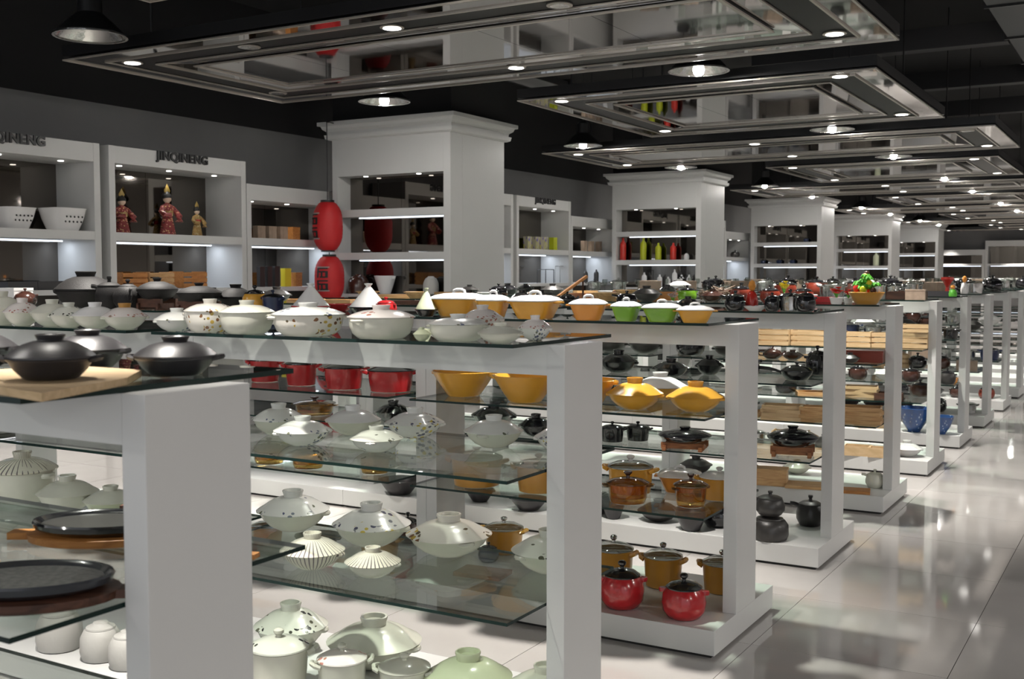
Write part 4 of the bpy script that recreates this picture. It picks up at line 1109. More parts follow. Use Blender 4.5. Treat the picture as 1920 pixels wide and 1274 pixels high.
(7, 'top', 'white round-topped jar', 'toy', 'white', -1.796, 12.496, 1.3965, 0.0393, 0.1905, 0.0),
(5, 'lo', 'wooden tray', 'tray', 'wood', -2.52, 9.388, 0.5805, 0.1491, 0.0307, 0.39),
(5, 'lo', 'glossy black pot', 'saucepot', 'black', -2.77, 9.408, 0.5805, 0.0921, 0.1635, 0.47),
(5, 'pl', 'white casserole', 'donabe', 'white', -1.76, 9.388, 0.1205, 0.1214, 0.1289, 0.33),
(5, 'pl', 'dark lidded casserole', 'donabe', 'dark', -2.431, 9.428, 0.1205, 0.1163, 0.1234, 0.19),
(5, 'pl', 'pale wooden crate', 'crate', 'pale_wood', -2.718, 9.388, 0.1205, 0.148, 0.147, 0.12),
(5, 'pl', 'steel pot', 'stock', 'steel', -3.038, 9.428, 0.1205, 0.0867, 0.1411, 0.3),
(6, 'up', 'pale wooden crate', 'crate', 'pale_wood', -1.98, 11.002, 1.0005, 0.14, 0.1391, 0.01),
(6, 'up', 'steel pot', 'stock', 'steel', -2.4, 11.002, 1.0005, 0.0871, 0.1417, 0.37),
(6, 'up', 'navy pot', 'stock', 'navy/steel', -2.632, 11.042, 1.0005, 0.099, 0.1612, 0.14),
(6, 'up', 'steel pot', 'stock', 'steel', -3.037, 11.042, 1.0005, 0.0907, 0.1477, 0.94),
(6, 'lo', 'dark brown pot', 'saucepot', 'brown', -2.04, 11.002, 0.5805, 0.0877, 0.1556, 0.24),
(6, 'lo', 'white casserole', 'donabe', 'white', -2.262, 11.042, 0.5805, 0.1242, 0.1318, 0.49),
(6, 'lo', 'dark brown pot', 'saucepot', 'brown', -2.535, 11.002, 0.5805, 0.0899, 0.1596, 0.56),
(6, 'lo', 'navy pot', 'stock', 'navy/steel', -2.776, 11.022, 0.5805, 0.0886, 0.1442, 0.92),
(6, 'lo', 'glossy black pot', 'saucepot', 'black', -3.039, 11.002, 0.5805, 0.0885, 0.157, 0.45),
(6, 'pl', 'pale wooden crate', 'crate', 'pale_wood', -2.396, 11.022, 0.1205, 0.1546, 0.1536, 0.47),
(6, 'pl', 'white casserole', 'donabe', 'white', -2.728, 11.022, 0.1205, 0.1418, 0.1505, 0.6),
(6, 'pl', 'dark brown pot', 'saucepot', 'brown', -3.022, 11.002, 0.1205, 0.1053, 0.1869, 0.14),
(7, 'up', 'dark lidded casserole', 'donabe', 'dark', -1.758, 12.658, 1.0005, 0.1282, 0.1361, 0.04),
(7, 'up', 'dark brown pot', 'saucepot', 'brown', -2.17, 12.618, 1.0005, 0.1089, 0.1933, 0.94),
(7, 'up', 'dark lidded casserole', 'donabe', 'dark', -2.433, 12.658, 1.0005, 0.1291, 0.1371, 0.66),
(7, 'up', 'white casserole', 'donabe', 'white', -2.877, 12.658, 1.0005, 0.1391, 0.1477, 0.33),
(7, 'lo', 'printed carton', 'box', 'card', -1.776, 12.658, 0.5805, 0.1055, 0.1012, 0.09),
(7, 'lo', 'dark brown pot', 'saucepot', 'brown', -2.041, 12.658, 0.5805, 0.0994, 0.1764, 0.66),
(7, 'lo', 'glossy black pot', 'saucepot', 'black', -2.275, 12.638, 0.5805, 0.0961, 0.1705, 0.68),
(7, 'lo', 'pale wooden crate', 'crate', 'pale_wood', -2.554, 12.618, 0.5805, 0.161, 0.1599, 0.66),
(7, 'lo', 'steel pot', 'stock', 'steel', -3.018, 12.618, 0.5805, 0.1091, 0.1776, 0.22),
(7, 'pl', 'steel pot', 'stock', 'steel', -1.752, 12.618, 0.1205, 0.0902, 0.1468, 0.35),
(7, 'pl', 'glossy black pot', 'saucepot', 'black', -2.067, 12.618, 0.1205, 0.1048, 0.186, 0.82),
(7, 'pl', 'dark lidded casserole', 'donabe', 'dark', -2.428, 12.638, 0.1205, 0.1194, 0.1268, 0.83),
(7, 'pl', 'dark lidded casserole', 'donabe', 'dark', -2.726, 12.658, 0.1205, 0.1323, 0.1405, 0.84),
(7, 'pl', 'dark lidded casserole', 'donabe', 'dark', -3.004, 12.638, 0.1205, 0.1209, 0.1284, 0.28),
(8, 'up', 'white casserole', 'donabe', 'white', -1.757, 14.232, 1.0005, 0.129, 0.137, 0.65),
(8, 'up', 'steel pot', 'stock', 'steel', -2.161, 14.252, 1.0005, 0.1066, 0.1734, 0.98),
(8, 'up', 'dark brown pot', 'saucepot', 'brown', -2.428, 14.272, 1.0005, 0.1028, 0.1824, 0.64),
(8, 'up', 'dark brown pot', 'saucepot', 'brown', -2.637, 14.252, 1.0005, 0.1042, 0.1848, 0.82),
(8, 'up', 'glossy black pot', 'saucepot', 'black', -2.868, 14.272, 1.0005, 0.106, 0.188, 0.71),
(8, 'lo', 'navy pot', 'stock', 'navy/steel', -1.75, 14.252, 0.5805, 0.1121, 0.1825, 0.39),
(8, 'lo', 'steel pot', 'stock', 'steel', -1.995, 14.272, 0.5805, 0.0889, 0.1447, 0.39),
(8, 'lo', 'steel pot', 'stock', 'steel', -2.277, 14.252, 0.5805, 0.1027, 0.1671, 0.38),
(8, 'lo', 'printed carton', 'box', 'card', -2.532, 14.232, 0.5805, 0.1291, 0.1238, 0.46),
(8, 'lo', 'steel pot', 'stock', 'steel', -2.788, 14.272, 0.5805, 0.0892, 0.1452, 0.92),
(8, 'lo', 'steel pot', 'stock', 'steel', -3.018, 14.252, 0.5805, 0.1096, 0.1784, 0.98),
(8, 'pl', 'brick red lidded pot', 'saucepot', 'brick', -1.775, 14.272, 0.1205, 0.0934, 0.1657, 0.86),
(8, 'pl', 'dark brown pot', 'saucepot', 'brown', -2.1, 14.232, 0.1205, 0.0876, 0.1555, 0.55),
(8, 'pl', 'dark lidded casserole', 'donabe', 'dark', -2.389, 14.252, 0.1205, 0.1404, 0.149, 0.81),
(8, 'pl', 'glossy black pot', 'saucepot', 'black', -2.745, 14.232, 0.1205, 0.0911, 0.1617, 0.69),
(8, 'pl', 'dark lidded casserole', 'donabe', 'dark', -3.008, 14.272, 0.1205, 0.1153, 0.1224, 0.9),
(3, 'up', 'glossy black pot', 'saucepot', 'black', -2.08, 6.197, 1.0005, 0.0979, 0.1737, 0.29),
(3, 'pl', 'glossy black pot', 'saucepot', 'black', -2.215, 6.197, 0.1205, 0.0992, 0.1761, 0.17),
(3, 'pl', 'dark lidded casserole', 'donabe', 'dark', -2.575, 6.157, 0.1205, 0.1239, 0.1316, 0.27),
(3, 'pl', 'glossy black pot', 'saucepot', 'black', -2.995, 6.157, 0.1205, 0.0954, 0.1692, 0.52),
(3, 'up', 'dark lidded casserole', 'donabe', 'dark', -3.378, 6.197, 1.0005, 0.1113, 0.1181, 0.41),
(3, 'up', 'glossy black pot', 'saucepot', 'black', -3.678, 6.197, 1.0005, 0.1004, 0.1782, 0.53),
(3, 'up', 'glossy black pot', 'saucepot', 'black', -4.017, 6.197, 1.0005, 0.1084, 0.1924, 0.59),
(3, 'up', 'dark lidded casserole', 'donabe', 'dark', -4.342, 6.157, 1.0005, 0.1398, 0.1484, 0.6),
(3, 'up', 'glossy black pot', 'saucepot', 'black', -4.617, 6.178, 1.0005, 0.0923, 0.1637, 0.89),
(4, 'up', 'dark lidded casserole', 'donabe', 'dark', -2.721, 7.812, 1.0005, 0.1245, 0.1321, 0.37),
(4, 'up', 'glossy black pot', 'saucepot', 'black', -3.019, 7.793, 1.0005, 0.1082, 0.1921, 0.41),
(4, 'pl', 'dark lidded casserole', 'donabe', 'dark', -2.589, 7.793, 0.1205, 0.129, 0.137, 0.5),
(4, 'pl', 'dark lidded casserole', 'donabe', 'dark', -2.965, 7.793, 0.1205, 0.1196, 0.1269, 0.74),
(4, 'lo', 'wooden tray', 'tray', 'wood', -2.62, 7.793, 0.5805, 0.1573, 0.0324, 0.01),
(4, 'lo', 'glossy black pot', 'saucepot', 'black', -3.002, 7.812, 0.5805, 0.0926, 0.1644, 0.3),
(4, 'up', 'dark lidded casserole', 'donabe', 'dark', -3.392, 7.812, 1.0005, 0.129, 0.137, 0.08),
(4, 'up', 'dark lidded casserole', 'donabe', 'dark', -3.679, 7.812, 1.0005, 0.1314, 0.1395, 0.12),
(4, 'up', 'glossy black pot', 'saucepot', 'black', -4.006, 7.793, 1.0005, 0.0896, 0.159, 0.74),
(4, 'up', 'dark lidded casserole', 'donabe', 'dark', -4.335, 7.793, 1.0005, 0.1269, 0.1347, 0.65),
(4, 'up', 'dark lidded casserole', 'donabe', 'dark', -4.644, 7.772, 1.0005, 0.1187, 0.126, 0.55),
(4, 'lo', 'dark lidded casserole', 'donabe', 'dark', -3.391, 7.793, 0.5805, 0.129, 0.1369, 0.64),
(4, 'lo', 'glossy black pot', 'saucepot', 'black', -3.661, 7.812, 0.5805, 0.1007, 0.1787, 0.76),
(4, 'lo', 'glossy black pot', 'saucepot', 'black', -4.027, 7.793, 0.5805, 0.0965, 0.1713, 0.86),
(4, 'lo', 'dark lidded casserole', 'donabe', 'dark', -4.317, 7.772, 0.5805, 0.1124, 0.1193, 0.42),
(4, 'lo', 'dark lidded casserole', 'donabe', 'dark', -4.638, 7.812, 0.5805, 0.1207, 0.1281, 0.29),
(2, 'pl', 'mustard pot', 'stock', 'mustard/glass/steel/mustard', -3.478, 4.582, 0.1205, 0.1036, 0.1686, 0.3),
(2, 'pl', 'black iron pan', 'wide_bowl', 'matte', -3.892, 4.582, 0.1205, 0.1275, 0.0747, 0.16),
(2, 'pl', 'mustard pot', 'stock', 'mustard/glass/steel/mustard', -4.222, 4.542, 0.1205, 0.088, 0.1433, 0.75),
(2, 'pl', 'mustard pot', 'stock', 'mustard/glass/steel/mustard', -4.639, 4.562, 0.1205, 0.0886, 0.1442, 0.43),
(3, 'top', 'low dark casserole', 'donabe', 'dark', -3.346, 6.178, 1.3965, 0.084, 0.0892, 0.94),
(3, 'top', 'white shallow dish', 'shallow', 'white', -3.536, 6.178, 1.3965, 0.0864, 0.0213, 0.6),
(3, 'top', 'wooden tray', 'tray', 'wood', -3.805, 6.178, 1.3965, 0.1217, 0.0251, 0.2),
(3, 'top', 'white shallow dish', 'shallow', 'white', -4.238, 6.197, 1.3965, 0.0975, 0.024, 0.58),
(3, 'top', 'dark wooden tray', 'tray', 'dark_wood', -4.486, 6.178, 1.3965, 0.1253, 0.0258, 0.95),
(3, 'top', 'wooden tray', 'tray', 'wood', -5.033, 6.157, 1.3965, 0.1354, 0.0279, 0.27),
(3, 'top', 'wooden tray', 'tray', 'wood', -5.339, 6.178, 1.3965, 0.1307, 0.0269, 0.63),
(3, 'top', 'low dark casserole', 'donabe', 'dark', -5.635, 6.197, 1.3965, 0.1061, 0.1126, 0.98),
(3, 'top', 'dark wooden tray', 'tray', 'dark_wood', -5.925, 6.178, 1.3965, 0.1096, 0.0226, 0.01),
(3, 'top', 'low black casserole', 'donabe', 'black', -6.264, 6.178, 1.3965, 0.0981, 0.1041, 0.22),
(4, 'top', 'low dark casserole', 'donabe', 'dark', -3.375, 7.793, 1.3965, 0.1121, 0.119, 0.55),
(4, 'top', 'wooden bowl', 'wide_bowl', 'wood', -3.719, 7.793, 1.3965, 0.1085, 0.0636, 0.8),
(4, 'top', 'dark wooden tray', 'tray', 'dark_wood', -4.098, 7.812, 1.3965, 0.1208, 0.0249, 0.33),
(4, 'top', 'wooden bowl', 'wide_bowl', 'wood', -4.318, 7.772, 1.3965, 0.098, 0.0574, 0.58),
(4, 'top', 'glossy black pot', 'saucepot', 'black', -4.687, 7.793, 1.3965, 0.0755, 0.1339, 0.08),
(4, 'top', 'dark wooden tray', 'tray', 'dark_wood', -5.042, 7.812, 1.3965, 0.1361, 0.028, 0.3),
(4, 'top', 'wooden bowl', 'wide_bowl', 'wood', -5.516, 7.793, 1.3965, 0.0964, 0.0565, 0.32),
(4, 'top', 'wooden tray', 'tray', 'wood', -5.779, 7.812, 1.3965, 0.1468, 0.0302, 0.91),
(4, 'top', 'wooden bowl', 'wide_bowl', 'wood', -6.029, 7.793, 1.3965, 0.0988, 0.0579, 0.4),
(4, 'top', 'brick red lidded pot', 'saucepot', 'brick', -2.175, 7.772, 1.3965, 0.073, 0.1295, 0.88),
(4, 'top', 'brick red lidded pot', 'saucepot', 'brick', -2.418, 7.793, 1.3965, 0.0739, 0.1311, 0.54),
(4, 'top', 'brick red lidded pot', 'saucepot', 'brick', -2.625, 7.772, 1.3965, 0.0826, 0.1467, 0.06),
(4, 'top', 'brown lidded pot', 'donabe', 'brown', -2.851, 7.793, 1.3965, 0.0906, 0.0962, 0.27),
(4, 'top', 'green lidded pot', 'saucepot', 'green', -3.056, 7.812, 1.3965, 0.0711, 0.1261, 0.65),
(5, 'top', 'steel pot', 'stock', 'steel', -2.038, 9.388, 1.3965, 0.1038, 0.169, 0.49),
(5, 'top', 'steel pot', 'stock', 'steel', -2.385, 9.388, 1.3965, 0.1085, 0.1765, 0.83),
(5, 'top', 'brick red lidded pot', 'saucepot', 'brick', -2.783, 9.388, 1.3965, 0.0975, 0.1729, 0.92),
(5, 'top', 'white shallow dish', 'shallow', 'white', -3.359, 9.408, 1.3965, 0.0964, 0.0237, 0.3),
(5, 'top', 'steel pot', 'stock', 'steel', -3.711, 9.408, 1.3965, 0.0701, 0.1141, 0.2),
(5, 'top', 'wooden tray', 'tray', 'wood', -3.922, 9.428, 1.3965, 0.1236, 0.0254, 0.47),
(5, 'top', 'wooden bowl', 'wide_bowl', 'wood', -4.296, 9.428, 1.3965, 0.1031, 0.0604, 0.48),
(5, 'top', 'white shallow dish', 'shallow', 'white', -4.539, 9.388, 1.3965, 0.1122, 0.0276, 0.66),
(5, 'top', 'low dark casserole', 'donabe', 'dark', -5.042, 9.388, 1.3965, 0.1092, 0.116, 0.98),
(5, 'top', 'low black casserole', 'donabe', 'black', -5.541, 9.388, 1.3965, 0.1111, 0.118, 0.45),
(5, 'top', 'white shallow dish', 'shallow', 'white', -5.79, 9.408, 1.3965, 0.1042, 0.0256, 0.42),
(5, 'top', 'low dark casserole', 'donabe', 'dark', -6.009, 9.428, 1.3965, 0.0951, 0.101, 0.13),
(5, 'top', 'wooden tray', 'tray', 'wood', -6.26, 9.428, 1.3965, 0.1247, 0.0257, 0.05),
(6, 'top', 'steel pot', 'stock', 'steel', -2.209, 11.022, 1.3965, 0.0872, 0.1419, 0.42),
(6, 'top', 'dark pot', 'saucepot', 'brown', -2.577, 11.002, 1.3965, 0.0993, 0.1762, 0.32),
(6, 'top', 'brick red lidded pot', 'saucepot', 'brick', -2.954, 11.022, 1.3965, 0.1042, 0.1849, 0.67),
(6, 'top', 'white shallow dish', 'shallow', 'white', -3.357, 11.042, 1.3965, 0.0946, 0.0233, 0.11),
(6, 'top', 'wooden bowl', 'wide_bowl', 'wood', -3.702, 11.042, 1.3965, 0.1031, 0.0604, 0.75),
(6, 'top', 'steel pot', 'stock', 'steel', -3.886, 11.042, 1.3965, 0.0774, 0.1259, 0.09),
(6, 'top', 'white shallow dish', 'shallow', 'white', -4.136, 11.002, 1.3965, 0.1074, 0.0264, 0.31),
(6, 'top', 'low black casserole', 'donabe', 'black', -4.531, 11.022, 1.3965, 0.0921, 0.0977, 0.13),
(6, 'top', 'dark wooden tray', 'tray', 'dark_wood', -5.027, 11.022, 1.3965, 0.1187, 0.0244, 0.03),
(6, 'top', 'white shallow dish', 'shallow', 'white', -5.246, 11.022, 1.3965, 0.099, 0.0244, 0.34),
(6, 'top', 'wooden tray', 'tray', 'wood', -5.506, 11.022, 1.3965, 0.1203, 0.0248, 0.77),
(6, 'top', 'white shallow dish', 'shallow', 'white', -5.756, 11.002, 1.3965, 0.101, 0.0248, 0.62),
(6, 'top', 'wooden tray', 'tray', 'wood', -6.011, 11.022, 1.3965, 0.1394, 0.0287, 0.66),
(6, 'top', 'low black casserole', 'donabe', 'black', -6.268, 11.022, 1.3965, 0.0952, 0.101, 0.34),
(7, 'top', 'steel pot', 'stock', 'steel', -1.728, 12.638, 1.3965, 0.1009, 0.1642, 0.51),
(7, 'top', 'printed carton', 'box', 'card', -2.077, 12.658, 1.3965, 0.1265, 0.1213, 1.0),
(7, 'top', 'steel pot', 'stock', 'steel', -2.358, 12.618, 1.3965, 0.0902, 0.1468, 0.58),
(7, 'top', 'glossy black pot', 'saucepot', 'black', -2.578, 12.638, 1.3965, 0.1115, 0.1979, 0.24),
(7, 'top', 'glass goblet', 'goblet', 'glass', -2.883, 12.618, 1.3965, 0.0406, 0.1647, 0.6),
(7, 'top', 'steel pot', 'stock', 'steel', -3.016, 12.658, 1.3965, 0.0868, 0.1413, 0.9),
(7, 'top', 'steel pot', 'stock', 'steel', -3.361, 12.618, 1.3965, 0.0983, 0.16, 0.18),
(7, 'top', 'steel pot', 'stock', 'steel', -3.724, 12.618, 1.3965, 0.0903, 0.147, 0.12),
(7, 'top', 'steel pot', 'stock', 'steel', -3.989, 12.638, 1.3965, 0.1031, 0.1677, 0.72),
(7, 'top', 'printed carton', 'box', 'card', -4.321, 12.658, 1.3965, 0.1326, 0.1272, 0.76),
(7, 'top', 'glossy black pot', 'saucepot', 'black', -4.586, 12.638, 1.3965, 0.1077, 0.1912, 0.57),
(7, 'top', 'white casserole', 'donabe', 'white', -5.037, 12.618, 1.3965, 0.14, 0.1486, 0.73),
(7, 'top', 'printed carton', 'box', 'card', -5.428, 12.638, 1.3965, 0.1314, 0.1261, 0.48),
(7, 'top', 'glass goblet', 'goblet', 'glass', -5.599, 12.658, 1.3965, 0.0365, 0.1479, 0.4),
(7, 'top', 'steel pot', 'stock', 'steel', -5.865, 12.658, 1.3965, 0.1006, 0.1638, 0.81),
(7, 'top', 'glass goblet', 'goblet', 'glass', -6.042, 12.638, 1.3965, 0.0353, 0.1433, 0.9),
(7, 'top', 'steel pot', 'stock', 'steel', -6.199, 12.658, 1.3965, 0.09, 0.1465, 0.58),
(8, 'top', 'glossy black pot', 'saucepot', 'black', -1.737, 14.272, 1.3965, 0.1095, 0.1944, 0.4),
(8, 'top', 'glossy black pot', 'saucepot', 'black', -2.049, 14.252, 1.3965, 0.1091, 0.1936, 0.3),
(8, 'top', 'glass goblet', 'goblet', 'glass', -2.369, 14.272, 1.3965, 0.0396, 0.1605, 0.2),
(8, 'top', 'glass goblet', 'goblet', 'glass', -2.462, 14.252, 1.3965, 0.0402, 0.1631, 0.65),
(8, 'top', 'steel pot', 'stock', 'steel', -2.613, 14.232, 1.3965, 0.0947, 0.1541, 0.87),
(8, 'top', 'steel pot', 'stock', 'steel', -2.883, 14.272, 1.3965, 0.0945, 0.1538, 0.69),
(8, 'top', 'white casserole', 'donabe', 'white', -3.402, 14.252, 1.3965, 0.1396, 0.1482, 0.67),
(8, 'top', 'printed carton', 'box', 'card', -3.713, 14.272, 1.3965, 0.1123, 0.1077, 0.09),
(8, 'top', 'glass goblet', 'goblet', 'glass', -4.012, 14.252, 1.3965, 0.0388, 0.1571, 0.99),
(8, 'top', 'glossy black pot', 'saucepot', 'black', -4.191, 14.272, 1.3965, 0.1101, 0.1953, 0.38),
(8, 'top', 'white casserole', 'donabe', 'white', -4.451, 14.232, 1.3965, 0.1209, 0.1284, 0.78),
(8, 'top', 'glass goblet', 'goblet', 'glass', -4.979, 14.232, 1.3965, 0.0355, 0.144, 0.79),
(8, 'top', 'glass goblet', 'goblet', 'glass', -5.108, 14.272, 1.3965, 0.0339, 0.1372, 0.22),
(8, 'top', 'glossy black pot', 'saucepot', 'black', -5.27, 14.252, 1.3965, 0.0934, 0.1657, 0.6),
(8, 'top', 'printed carton', 'box', 'card', -5.569, 14.232, 1.3965, 0.1198, 0.1149, 0.5),
(8, 'top', 'glass goblet', 'goblet', 'glass', -5.894, 14.272, 1.3965, 0.0365, 0.1479, 0.24),
(8, 'top', 'printed carton', 'box', 'card', -6.168, 14.272, 1.3965, 0.1286, 0.1233, 0.5),
(9, 'top', 'glass goblet', 'goblet', 'glass', -1.686, 15.848, 1.3965, 0.0391, 0.1587, 0.06),
(9, 'top', 'glossy black pot', 'saucepot', 'black', -1.975, 15.888, 1.3965, 0.106, 0.188, 0.99),
(9, 'top', 'printed carton', 'box', 'card', -2.214, 15.848, 1.3965, 0.1089, 0.1045, 0.56),
(9, 'top', 'glass goblet', 'goblet', 'glass', -2.455, 15.848, 1.3965, 0.0371, 0.1505, 0.25),
(9, 'top', 'glass goblet', 'goblet', 'glass', -2.598, 15.868, 1.3965, 0.0353, 0.1432, 0.93),
(9, 'top', 'printed carton', 'box', 'card', -2.883, 15.868, 1.3965, 0.1245, 0.1195, 0.74),
(9, 'top', 'white casserole', 'donabe', 'white', -3.381, 15.888, 1.3965, 0.1185, 0.1258, 0.8),
(9, 'top', 'printed carton', 'box', 'card', -3.719, 15.868, 1.3965, 0.1163, 0.1116, 0.05),
(9, 'top', 'glossy black pot', 'saucepot', 'black', -4.029, 15.888, 1.3965, 0.1012, 0.1795, 0.72),
(9, 'top', 'steel pot', 'stock', 'steel', -4.32, 15.868, 1.3965, 0.0928, 0.1511, 0.02),
(9, 'top', 'printed carton', 'box', 'card', -4.591, 15.848, 1.3965, 0.1251, 0.12, 0.39),
(9, 'top', 'white casserole', 'donabe', 'white', -5.021, 15.848, 1.3965, 0.1238, 0.1315, 0.54),
(9, 'top', 'glass goblet', 'goblet', 'glass', -5.265, 15.848, 1.3965, 0.0396, 0.1605, 0.53),
(9, 'top', 'glass goblet', 'goblet', 'glass', -5.428, 15.848, 1.3965, 0.035, 0.142, 0.23),
(9, 'top', 'glass goblet', 'goblet', 'glass', -5.754, 15.868, 1.3965, 0.0359, 0.1456, 0.81),
(9, 'top', 'glass goblet', 'goblet', 'glass', -6.042, 15.868, 1.3965, 0.0347, 0.1408, 0.96),
(9, 'top', 'glass goblet', 'goblet', 'glass', -6.153, 15.848, 1.3965, 0.0387, 0.1569, 0.09),
(9, 'top', 'glossy black pot', 'saucepot', 'black', -6.298, 15.848, 1.3965, 0.0993, 0.1762, 0.38),
(10, 'top', 'glossy black pot', 'saucepot', 'black', -1.732, 17.482, 1.3965, 0.1046, 0.1857, 0.16),
(10, 'top', 'steel pot', 'stock', 'steel', -1.963, 17.462, 1.3965, 0.1056, 0.1719, 0.8),
(10, 'top', 'glossy black pot', 'saucepot', 'black', -2.184, 17.482, 1.3965, 0.0898, 0.1593, 0.91),
(10, 'top', 'white casserole', 'donabe', 'white', -2.457, 17.482, 1.3965, 0.1128, 0.1198, 0.35),
(10, 'top', 'glossy black pot', 'saucepot', 'black', -2.724, 17.462, 1.3965, 0.1024, 0.1817, 0.03),
(10, 'top', 'printed carton', 'box', 'card', -2.991, 17.462, 1.3965, 0.1173, 0.1126, 0.07),
(10, 'top', 'printed carton', 'box', 'card', -3.375, 17.462, 1.3965, 0.1129, 0.1083, 0.36),
(10, 'top', 'glass goblet', 'goblet', 'glass', -3.56, 17.503, 1.3965, 0.0363, 0.147, 0.98),
(10, 'top', 'printed carton', 'box', 'card', -3.748, 17.503, 1.3965, 0.1197, 0.1149, 0.77),
(10, 'top', 'white casserole', 'donabe', 'white', -4.025, 17.482, 1.3965, 0.1139, 0.1209, 0.31),
(10, 'top', 'glass goblet', 'goblet', 'glass', -4.292, 17.503, 1.3965, 0.0345, 0.14, 0.49),
(10, 'top', 'white casserole', 'donabe', 'white', -4.456, 17.462, 1.3965, 0.124, 0.1316, 0.75),
(10, 'top', 'glass goblet', 'goblet', 'glass', -4.956, 17.462, 1.3965, 0.0343, 0.1391, 0.51),
(10, 'top', 'steel pot', 'stock', 'steel', -5.114, 17.462, 1.3965, 0.0908, 0.1478, 0.87),
(10, 'top', 'glass goblet', 'goblet', 'glass', -5.431, 17.462, 1.3965, 0.0373, 0.1513, 0.72),
(10, 'top', 'printed carton', 'box', 'card', -5.705, 17.503, 1.3965, 0.1348, 0.1293, 0.71),
(10, 'top', 'glass goblet', 'goblet', 'glass', -6.032, 17.503, 1.3965, 0.0342, 0.1384, 0.18),
(10, 'top', 'printed carton', 'box', 'card', -6.204, 17.482, 1.3965, 0.1259, 0.1208, 0.27),
(11, 'top', 'steel pot', 'stock', 'steel', -1.786, 19.078, 1.3965, 0.0878, 0.1429, 0.36),
(11, 'top', 'steel pot', 'stock', 'steel', -2.058, 19.078, 1.3965, 0.099, 0.1611, 0.07),
(11, 'top', 'glossy black pot', 'saucepot', 'black', -2.326, 19.118, 1.3965, 0.1062, 0.1885, 0.39),
(11, 'top', 'printed carton', 'box', 'card', -2.581, 19.078, 1.3965, 0.1333, 0.1278, 0.88),
(11, 'top', 'white casserole', 'donabe', 'white', -2.859, 19.078, 1.3965, 0.1308, 0.1389, 0.32),
(11, 'top', 'white casserole', 'donabe', 'white', -3.389, 19.098, 1.3965, 0.1262, 0.134, 0.99),
(11, 'top', 'white casserole', 'donabe', 'white', -3.737, 19.078, 1.3965, 0.1386, 0.1471, 0.57),
(11, 'top', 'glass goblet', 'goblet', 'glass', -4.013, 19.078, 1.3965, 0.0321, 0.1303, 0.02),
(11, 'top', 'steel pot', 'stock', 'steel', -4.16, 19.098, 1.3965, 0.0998, 0.1624, 0.89),
(11, 'top', 'glass goblet', 'goblet', 'glass', -4.475, 19.078, 1.3965, 0.036, 0.1461, 0.8),
(11, 'top', 'steel pot', 'stock', 'steel', -4.658, 19.078, 1.3965, 0.1047, 0.1704, 0.9),
(12, 'top', 'white casserole', 'donabe', 'white', -1.96, 20.692, 1.3965, 0.1309, 0.1389, 0.35),
(12, 'top', 'glass goblet', 'goblet', 'glass', -2.226, 20.733, 1.3965, 0.0334, 0.1354, 0.13),
(12, 'top', 'glass goblet', 'goblet', 'glass', -2.351, 20.712, 1.3965, 0.0331, 0.1341, 0.16),
(12, 'top', 'glass goblet', 'goblet', 'glass', -2.478, 20.712, 1.3965, 0.0354, 0.1437, 0.4),
(12, 'top', 'steel pot', 'stock', 'steel', -2.628, 20.733, 1.3965, 0.0949, 0.1544, 0.84),
(12, 'top', 'printed carton', 'box', 'card', -2.858, 20.692, 1.3965, 0.1349, 0.1294, 0.47),
(12, 'top', 'printed carton', 'box', 'card', -3.397, 20.712, 1.3965, 0.135, 0.1295, 0.73),
(12, 'top', 'steel pot', 'stock', 'steel', -3.715, 20.733, 1.3965, 0.0898, 0.1461, 0.69),
(12, 'top', 'glass goblet', 'goblet', 'glass', -3.87, 20.692, 1.3965, 0.0358, 0.145, 0.5),
(12, 'top', 'glossy black pot', 'saucepot', 'black', -4.161, 20.733, 1.3965, 0.0981, 0.1741, 0.05),
(12, 'top', 'printed carton', 'box', 'card', -4.474, 20.733, 1.3965, 0.1142, 0.1095, 0.47),
(13, 'top', 'printed carton', 'box', 'card', -2.081, 22.308, 1.3965, 0.105, 0.1007, 0.2),
(13, 'top', 'glass goblet', 'goblet', 'glass', -2.222, 22.328, 1.3965, 0.0337, 0.1364, 0.55),
(13, 'top', 'steel pot', 'stock', 'steel', -2.449, 22.328, 1.3965, 0.1089, 0.1772, 0.8),
(13, 'top', 'steel pot', 'stock', 'steel', -2.741, 22.308, 1.3965, 0.0923, 0.1502, 0.12),
(13, 'top', 'steel pot', 'stock', 'steel', -2.97, 22.348, 1.3965, 0.089, 0.1448, 0.21),
(13, 'top', 'steel pot', 'stock', 'steel', -3.37, 22.348, 1.3965, 0.1075, 0.175, 0.32),
(13, 'top', 'glass goblet', 'goblet', 'glass', -3.59, 22.348, 1.3965, 0.033, 0.1339, 0.47),
(13, 'top', 'steel pot', 'stock', 'steel', -3.741, 22.308, 1.3965, 0.0933, 0.1518, 0.61),
(13, 'top', 'glass goblet', 'goblet', 'glass', -3.875, 22.328, 1.3965, 0.0315, 0.1278, 0.69),
(13, 'top', 'white casserole', 'donabe', 'white', -4.189, 22.348, 1.3965, 0.1243, 0.132, 0.41),
(13, 'top', 'glass goblet', 'goblet', 'glass', -4.447, 22.328, 1.3965, 0.036, 0.146, 0.28),
(13, 'top', 'glossy black pot', 'saucepot', 'black', -4.666, 22.348, 1.3965, 0.0966, 0.1714, 0.41)]
